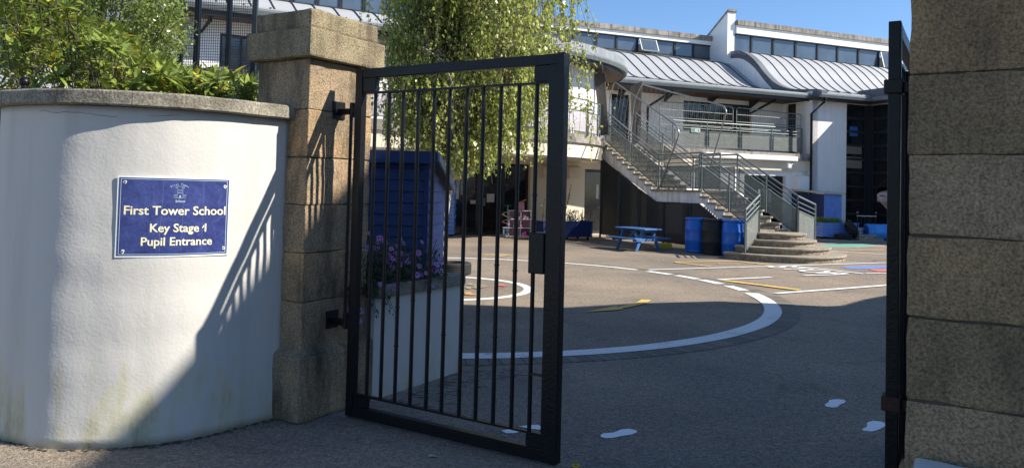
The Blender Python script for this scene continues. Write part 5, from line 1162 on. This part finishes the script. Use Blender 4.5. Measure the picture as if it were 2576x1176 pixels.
# ================================================================= DAISIES on the planter
db = Vector((-.92, 5.95, .82)); t = thing('daisy_bush', "bush of purple daisies spilling over the stone coping of the white planter", 'flower bush', db)
lv = MB(); stm = MB(); heads = []
dline = (Vector((-1.16, 5.30, 0)), Vector((-.45, 6.45, 0)))
for i in range(330):
    tt = random.uniform(.02, .82); b = dline[0].lerp(dline[1], tt)+Vector((-.855, .52, 0))*random.uniform(.02, .6); b.z = .80
    spill = random.random() < .26; h = random.uniform(.12, .36)*(1-.3*abs(tt-.5))
    top = b+Vector((random.uniform(-.1, .1), random.uniform(-.1, .1), h))
    if spill:
        b = dline[0].lerp(dline[1], tt)+Vector((-.855, .52, 0))*.03; b.z = .82; top = b+Vector((.855, -.52, 0))*random.uniform(.05, .2)+Vector((0, 0, random.uniform(-.22 if tt < .35 else -.05, .26)))
    stm.tube([b, (b+top)/2+Vector((0, 0, .02)), top], .0025, 4, False)
    for _ in range(15): leafy(lv, b.lerp(top, random.uniform(.15, .97))+rndv()*.02, rndv(), .045, .012)
    if i % 3 == 0 and len(heads) < 96: heads.append((top, spill))
O('stems', stm, M_TWIG, t); O('leaves', lv, mat("daisy_leaf", (.045, .075, .03), .6, .3, 9, trans=.2), t)
fm = MB()
for k in range(13):
    a = k*6.283/13; d = Vector((math.cos(a), math.sin(a), .12)); leafy(fm, d*.004, d*1.+Vector((0, 0, random.uniform(-.1, .25))), random.uniform(.026, .032), .0085, droop=-.05)
proto = None
pcm = MB().lathe((0, 0, -.002), [(.007, 0), (.0075, .004), (.004, .007)], 8)
for (q, spill) in heads:
    if proto is None:
        proto = O('flower', fm, M_PETAL, None); cen = O('flower_centre', pcm, mat("flower_dark", (.05, .03, .10), .6), None); cen.parent = proto; o = proto
    else:
        o = proto.copy(); S.collection.objects.link(o); c2 = cen.copy(); S.collection.objects.link(c2); c2.parent = o
    o.parent = t; o.location = q-db
    nrm = (Vector((random.uniform(-.1, .9), random.uniform(-1.2, -.3), random.uniform(.0, .8)))).normalized(); o.rotation_euler = nrm.to_track_quat('Z', 'Y').to_euler(); s_ = random.uniform(.65, 1.0); o.scale = (s_, s_, s_)

# ================================================================= BIRCH
bt = thing('birch_tree', "weeping birch tree with fresh green leaves hanging in front of the school balcony", 'tree', (-1.12, 11.6, 0))
tk = [(-1.12, 11.6, 0), (-1.06, 11.6, 1.0), (-.95, 11.6, 1.9), (-.80, 11.65, 2.6), (-.72, 11.7, 3.5), (-.62, 11.8, 4.6), (-.5, 11.9, 6.2), (-.4, 12, 8.)]
O('trunk', MB().tube(tk, [.12, .105, .095, .085, .075, .06, .04, .02], 12), M_BARK, bt, smooth=True)
br = MB(); lv = MB(); tkv = [Vector(p) for p in tk]
def on_trunk(z):
    for a, b in zip(tkv, tkv[1:]):
        if a.z <= z <= b.z: return a.lerp(b, (z-a.z)/(b.z-a.z))
random.seed(21)
strands = 0; twg = MB()
def lower(x):      # how low the weeping twigs reach, across the crown
    x += .18*noise.noise(Vector((x*4, 0, 0)))
    pts = [(-2.1, 2.1), (-1.7, 1.95), (-1.0, 1.8), (-.65, 1.72), (-.1, 1.95), (.4, 2.05), (.9, 2.3), (1.2, 2.6)]
    if x <= pts[0][0]: return pts[0][1]
    for a, b in zip(pts, pts[1:]):
        if a[0] <= x <= b[0]: return a[1]+(b[1]-a[1])*(x-a[0])/(b[0]-a[0])
    return 2.7
for i in range(66):
    z0 = random.uniform(2.2, 5.6); b = on_trunk(z0); a = random.uniform(0, 6.283); L_ = random.uniform(.9, 2.0)*(1 if math.cos(a) > -.2 else .85)
    e = b+Vector((math.cos(a)*L_, math.sin(a)*L_*.8, random.uniform(.3, 1.2))); m1 = b.lerp(e, .5)+Vector((0, 0, .25)); br.tube([b, m1, e], [.034, .022, .008], 6)
    if random.random() < .12: continue
    for j in range(26):
        q = (b.lerp(m1, random.uniform(.4, 1)) if j % 3 == 0 else m1.lerp(e, random.random()))+Vector((random.uniform(-.25, .25), random.uniform(-.25, .25), random.uniform(-.05, .1)))
        zl = lower(q.x)+.35*noise.noise(Vector((q.x*3.3, q.y*3, 1)))+abs(random.gauss(0, .75))
        if zl > q.z-.2: zl = q.z-random.uniform(.3, .9)
        if q.x/q.y > .100+.008*noise.noise(q*2)-(.02 if q.z > 4.1 else 0) or q.x/q.y < -.186: continue
        n = max(3, int((q.z-zl)/.042)); pts = []; dr = Vector((random.gauss(0, .26), random.gauss(0, .2), 0)); sw = random.uniform(.02, .09); ph = random.uniform(0, 6); 
        for k in range(n+1): f = k/n; pts.append(q+dr*math.sqrt(f)+Vector((math.sin(f*5+ph)*sw, math.cos(f*4+ph)*sw, -(q.z-zl)*f+.10*math.sin(f*3.14))))
        twg.tube(pts[::3]+[pts[-1]], .003, 3, False)
        for k in range(1, n+1):
            for _r in range(random.choice((0, 1, 1, 2)) if noise.noise(pts[k]*1.7) > -.12 else random.choice((0, 0, 0, 1))):
                p = pts[k]+Vector((random.uniform(-.035, .035), random.uniform(-.035, .035), 0)); d = Vector((random.uniform(-.8, .8), random.uniform(-.8, .8), -random.uniform(.5, 1.2))).normalized(); s1 = rndv().cross(d).normalized(); sz = random.choice((random.uniform(.03, .055), random.uniform(.05, .088))); nn_ = s1.cross(d)*sz*random.uniform(-.12, .12)
                lv.add([p, p+d*sz*.38+s1*sz*.4+nn_, p+d*sz, p+d*sz*.38-s1*sz*.4+nn_], [(0, 1, 2, 3)])
O('limbs', br, M_BARK, bt, smooth=True); O('twigs', twg, M_TWIG, bt); O('crown', lv, M_BIRCH, bt)
print("birch leaves", len(lv.f))

# ================================================================= SHRUB over the curved wall, and the fine-leaved tree behind it
random.seed(5)
def top_h(x, y):   # upper outline of the shrub in the photograph
    pts = [(-60, -200), (150, -150), (190, -20), (230, 30), (330, 85), (400, 150), (445, 170), (520, 190), (560, 178), (620, 190), (640, 205)]
    for a, b in zip(pts, pts[1:]):
        if a[0] <= x <= b[0]: return a[1]+(b[1]-a[1])*(x-a[0])/(b[0]-a[0])
    return 210
sh = thing('shrub', "broad leaved evergreen shrub with some yellow leaves, just behind the curved white wall", 'shrub', (-3.2, 6.6, 0))
lv = MB(); ly = MB(); stm = MB(); cnt = 0
while cnt < 540:
    Y = random.uniform(5.75, 7.5); x = random.uniform(-90, 640)
    yt = top_h(x, 0)+(Y-5.7)*0; y = random.uniform(max(yt, -260), 262)
    p = AY(x, y, Y)
    if p.z < 1.4 or (p.x > -2.0 and Y < 5.9): continue
    if yt+12 > y and random.random() < .3: continue
    cnt += 1; ax_ = (Vector((random.uniform(-.5, .5), random.uniform(-.6, .3), 1))).normalized(); n = random.randint(8, 14); a0 = random.uniform(0, 6)
    big = random.uniform(.8, 1.25)
    if random.random() < .5: stm.tube([p-ax_*random.uniform(.15, .5)+Vector((0, 0, -.1)), p], [.006, .003], 4, False)
    e1 = ax_.orthogonal().normalized(); e2 = ax_.cross(e1)
    for k in range(n):
        a = a0+k*2.4; el = random.uniform(-.35, 1.0); d = (e1*math.cos(a)+e2*math.sin(a))*math.cos(el)+ax_*math.sin(el)
        tgt_ = ly if random.random() < .045 else lv
        leafy(tgt_, p-ax_*.012*k*.5, d, random.uniform(.11, .17)*big, random.uniform(.030, .045)*big, up=ax_, droop=random.uniform(0, .3))
    for k in range(2):      # pink brown bud spikes
        pass
for _ in range(30):
    x = random.uniform(-3.6, -1.9); Y = random.uniform(6., 7.2); b = Vector((x, Y, 0)); stm.tube([b, b+Vector((random.uniform(-.2, .2), 0, 1.2)), b+Vector((random.uniform(-.4, .4), random.uniform(-.3, .2), random.uniform(1.9, 2.6)))], [.018, .013, .006], 6)
O('stems', stm, M_TWIG, sh); O('leaves', lv, M_BUSH, sh); O('yellow_leaves', ly, M_BUSHY, sh)
ft = thing('fine_leaved_tree', "taller small leaved tree rising behind the broad leaved shrub at the top left", 'tree', (-4.6, 10, 0))
lv = MB(); br = MB()
tb_ = Vector((-5.6, 10, 0)); O('trunk', MB().tube([tb_, tb_+Vector((.1, 0, 1.5)), tb_+Vector((.15, 0, 4))], [.08, .06, .03], 8), M_TWIG, ft)
def top2(x):
    pts = [(-40, -300), (150, -300), (300, -260), (380, -120), (440, -10), (455, 60), (470, 110)]
    for a, b in zip(pts, pts[1:]):
        if a[0] <= x <= b[0]: return a[1]+(b[1]-a[1])*(x-a[0])/(b[0]-a[0])
    return 130
cl = []
for _ in range(820):
    x = random.uniform(-40, 455); Y = random.uniform(9, 11); y = random.uniform(max(-220, top2(x)), 170 if x < 430 else 120)
    if x > 395 and random.random() < .45: continue
    p = AY(x, y, Y); r = random.uniform(.08, .2); q = tb_+Vector((.1, 0, random.uniform(1., 3))); 
    if random.random() < .35: br.tube([q.lerp(p, .55), p], [.008, .003], 4, False)
    for _ in range(42):
        c = p+rndv()*r*random.random()**.5*1.4; d = rndv(); s1 = rndv().cross(d).normalized(); sz = random.uniform(.04, .065)
        lv.add([c, c+d*sz*.4+s1*sz*.3, c+d*sz, c+d*sz*.4-s1*sz*.3], [(0, 1, 2, 3)])
O('branches', br, M_TWIG, ft); O('crown', lv, M_FINE, ft)
# ================================================================= mesh fence and low block beyond the shrub
cB = PL(537, 168, (AY(537, 168, 12.0).x, 12.0), (1, 0)); zB = cB.z
lft = AY(452, 178, 12.9); rgt = AY(650, 175, 12.3)
t = thing('low_block', "white rendered stair block with grey coping, seen through the mesh fence at the upper left", 'outbuilding', (cB.x, cB.y, 0))
pl = [(lft.x, lft.y), (cB.x, cB.y), (rgt.x, rgt.y), (rgt.x, rgt.y+1.2), (lft.x, lft.y+1.2)]
O('wall', MB().prism(pl, 0, zB-.14), M_WHITE, t)
cx_ = sum(p[0] for p in pl)/5; cy_ = sum(p[1] for p in pl)/5
O('coping', MB().prism([(cx_+(p[0]-cx_)*1.02, cy_+(p[1]-cy_)*1.06) for p in pl], zB-.138, zB), M_CONC, t)
t = thing('mesh_fence', "tall dark square mesh fence on steel posts above the white stair block", 'fence', (lft.x, 11.7, 0))
Yf = 11.7; fA = AY(452, 100, Yf); fBp = AY(640, 100, Yf-.0); zt = 5.6
for x in (455, 495.5, 575, 640): q = AY(x, 100, Yf); O('post', MB().box(q.x-.033, q.x+.033, Yf-.035, Yf+.035, 0, zt), mat("slate_post", (.03, .045, .06), .5, .2, 6), t)
n = 34; w_ = MB()
for i in range(n+1): x = fA.x+(fBp.x-fA.x)*i/n; w_.box(x-.003, x+.003, Yf-.052, Yf-.047, 2.6, zt)
z = 2.6
while z < zt: w_.box(fA.x, fBp.x, Yf-.0465, Yf-.0415, z-.003, z+.003); z += .042
O('square_mesh', w_, M_WIRE, t)

# ================================================================= PERSON peeking round the gate post
def skin(name, vs, es, rs, m, parent, sub=2, root=0):
    me = bpy.data.meshes.new(name); off = roots(parent); me.from_pydata([Vector(v)-off for v in vs], es, []); o = bpy.data.objects.new(name, me); S.collection.objects.link(o); o.parent = parent
    md = o.modifiers.new("skin", 'SKIN'); md.use_smooth_shade = True
    for i, r in enumerate(rs):
        sv = me.skin_vertices[0].data[i]; sv.radius = (r, r) if not isinstance(r, tuple) else r; sv.use_root = (i == root)
    sb = o.modifiers.new("sub", 'SUBSURF'); sb.levels = sub; sb.render_levels = sub; me.materials.append(m); return o
hd = AY(2237, 493, 6.9)        # head centre
bx = hd.x+.30; py = 6.95; fx0 = bx+.10
pr = thing('person', "person with dark hair and glasses leaning out to peek round the right gate post", 'person', (fx0, py, 0))
P_ = lambda x, y, z: Vector((x, py+y, z))
sh_z = hd.z-.27; hip = .93
V = [P_(fx0, 0, hip), P_(fx0-.02, 0, 1.12), P_(bx, 0, sh_z-.10), P_(bx-.05, 0, sh_z+.02), P_(hd.x+.05, -.02, hd.z-.10), P_(hd.x+.01, -.03, hd.z+.0), P_(hd.x, -.03, hd.z+.06),
     P_(bx-.15, 0, sh_z-.03), P_(bx-.17, .03, sh_z-.3), P_(bx-.10, -.08, sh_z-.5), P_(bx-.05, -.12, sh_z-.56),
     P_(bx+.17, 0, sh_z-.01), P_(bx+.22, .02, sh_z-.3), P_(bx+.2, -.06, sh_z-.54), P_(bx+.2, -.09, sh_z-.61),
     P_(fx0-.09, 0, hip-.06), P_(fx0-.10, -.02, .50), P_(fx0-.10, .02, .09), P_(fx0-.11, -.16, .04),
     P_(fx0+.09, 0, hip-.06), P_(fx0+.11, -.02, .50), P_(fx0+.12, .02, .09), P_(fx0+.14, -.16, .04)]
Es = [(0, 1), (1, 2), (2, 3), (3, 4), (4, 5), (5, 6), (2, 7), (7, 8), (8, 9), (9, 10), (2, 11), (11, 12), (12, 13), (13, 14), (0, 15), (15, 16), (16, 17), (17, 18), (0, 19), (19, 20), (20, 21), (21, 22)]
Rs = [.13, .12, .13, .055, .055, (.098, .118), (.094, .112), .06, .045, .032, .028, .06, .045, .032, .028, .085, .06, .04, .035, .085, .06, .04, .035]
for (w0, sx) in ((10, -1), (14, 1)):      # five fingers on each hand
    wp_ = V[w0]
    for k, (dx, L_) in enumerate(((-.03, .07), (-.011, .08), (.009, .075), (.028, .06))):
        a = wp_+Vector((dx, -.015, -.045)); V += [a, a+Vector((dx*.1, -.012, -L_*.55)), a+Vector((dx*.1, -.03, -L_))]; i = len(V)-3; Es += [(w0, i), (i, i+1), (i+1, i+2)]; Rs += [.010, .009, .0075]
    a = wp_+Vector((-.035*sx, -.02, -.01)); V += [a, a+Vector((-.015*sx, -.02, -.035))]; i = len(V)-2; Es += [(w0, i), (i, i+1)]; Rs += [.011, .009]
body = skin('body', V, Es, Rs, M_SKIN, pr)
skin('jumper', [V[i] for i in (1, 2, 3, 7, 8, 9, 11, 12, 13)], [(0, 1), (1, 2), (1, 3), (3, 4), (4, 5), (1, 6), (6, 7), (7, 8)], [.14, .15, .07, .075, .06, .045, .075, .06, .045], M_CLOTH, pr)
skin('trousers', [V[i] for i in (1, 0, 15, 16, 17, 19, 20, 21)], [(0, 1), (1, 2), (2, 3), (3, 4), (1, 5), (5, 6), (6, 7)], [.13, .145, .10, .075, .06, .10, .075, .06], mat("dark_denim", (.02, .025, .04), .85), pr, root=1)
for i in (18, 22): O('shoe', MB().ball(V[i]+Vector((0, .07, -.0)), .06, 12, sc=(.8, 2.1, .7)), M_BLACK, pr, smooth=True)
hc = Vector((hd.x, py-.03, hd.z)); n_before = set(S.objects)
hm = MB().ball(hc+Vector((.004, .022, .035)), .112, 36, sc=(.86, .98, 1.05)); hm.f = [f for f in hm.f if not all((Vector(hm.v[i])-hc).y < -.005 and (Vector(hm.v[i])-hc).z < .092 for i in f)]
O('hair', hm, M_HAIR, pr, smooth=True)
O('nose', MB().ball(hc+Vector((-.005, -.105, -.02)), .014, 10, sc=(.8, 1.1, 1.5)), M_SKIN, pr, smooth=True)
for s_ in (-1, 1):
    O('eye', MB().ball(hc+Vector((s_*.031-.004, -.083, .0)), .011, 10), mat("eye_white", (.55, .5, .48), .3), pr, smooth=True)
    e_ = MB().bar(hc+Vector((s_*.016-.004, -.094, .026)), hc+Vector((s_*.05-.004, -.084, .024)), .006, .007); O('eyebrow', e_, M_HAIR, pr)
    O('ear', MB().ball(hc+Vector((s_*.082, .01, -.01)), .028, 10, sc=(.4, .7, 1)), M_SKIN, pr, smooth=True)
    L8 = [hc+Vector((s_*.033+.026*math.cos(a)-.004, -.098, -.012+.019*math.sin(a))) for a in [k*.6283 for k in range(11)]]; O('glasses_rim', MB().tube(L8, .0022, 5), mat("glasses_metal", (.6, .6, .62), .3, .1, 5, metal=.6), pr)
    O('glasses_lens', MB().add(L8[:10], [tuple(range(10))]), mat("lens_reflection", (.6, .65, .7), .06, .1, 5, alpha=.3), pr)  # pale lens colour carries a painted white reflection
O('mouth', MB().bar(hc+Vector((-.028, -.088, -.062)), hc+Vector((.02, -.088, -.062)), .006, .008), mat("lips", (.35, .12, .10), .5), pr)
rotm = Matrix.Rotation(R(-34), 3, 'Z'); hair_ob = [o for o in S.objects if o.name.startswith('hair')]
for o in set(S.objects)-n_before:      # the head is turned towards the street
    off = roots(o.parent)
    dz = Vector((0, 0, 0 if o in hair_ob else -.022))
    for v in o.data.vertices: v.co = rotm @ (v.co+off-hc) + hc - off + dz
# small yellow ring and leaf litter near the gate
c = G(1448, 1172); tag(O('plastic_ring', MB().tube([(c.x+.02*math.cos(a), c.y+.02*math.sin(a), .006) for a in [k*.524 for k in range(13)]], .005, 6), mat("yellow_plastic", (.55, .38, .02), .5), loc=(c.x, c.y, 0)), "tiny yellow plastic ring lying on the asphalt at the bottom edge", "ring")
c = G(1075, 1150); lf = MB(); leafy(lf, Vector((c.x, c.y, .008)), Vector((1, .3, .1)), .06, .03); tag(O('fallen_leaf', lf, mat("pale_leaf", (.45, .46, .36), .6), loc=(c.x, c.y, 0)), "small pale fallen leaf on the asphalt in front of the open gate", "leaf")
# sandy paving along the building
structure("paving_strip", MB().add([fG(-8, -.4, .004), fG(8.2, -.4, .004), fG(8.2, .95, .004), fG(-8, 1.0, .004)], [(0, 1, 2, 3)]), M_PAVE)

# pale slats added in place of the sunlit gap behind the stair screens
fP = frame(tuple(sp(3.0, 1.0, 0)[:2]), (Sd.x, Sd.y)); t = thing('sunlit_gap_slats', "pale slats standing in for the sunlit gap behind the dark screens under the stair landing", 'board panel', fP(1.2, 0, 0))
for i in range(26): O('slat', MB().fbox(fP, .1*i, .1*i+.055, -.02, 0, .05, 1.15+(.0 if i % 2 else .02)), mat("sunlit_gap_tone", (.6, .58, .55), .7), t)

# pale house glimpsed through the leaves at the far left
t = thing('house', "pale rendered house glimpsed through the leaves at the upper left", 'house', (-14, 24, 0)); fH = frame((-21, 24), (1, .1))
mb = MB(); ho = [(3, 4.2, 4, 5.4), (7, 8.2, 4, 5.4), (3, 4.2, 1, 2.4), (7, 8.2, 1, 2.4)]; wall_open(mb, fH, 0, 10.6, 0, 7.6, ho, .3); mb.fbox(fH, 0, .3, -6, -.3, 0, 7.6).fbox(fH, 10.3, 10.6, -6, -.3, 0, 7.6); O('wall', mb, M_WHITE, t)
for w4 in ho: window(fH, *w4, t, 2, 2)
O('roof', MB().slab([fH(-.3, .4, 7.55), fH(10.9, .4, 7.55), fH(10.9, -3, 9.6), fH(-.3, -3, 9.6)], (0, 0, .15)).slab([fH(-.3, -6.4, 7.55), fH(10.9, -6.4, 7.55), fH(10.9, -3.002, 9.6), fH(-.3, -3.002, 9.6)], (0, 0, .15)), M_SEAM, t)
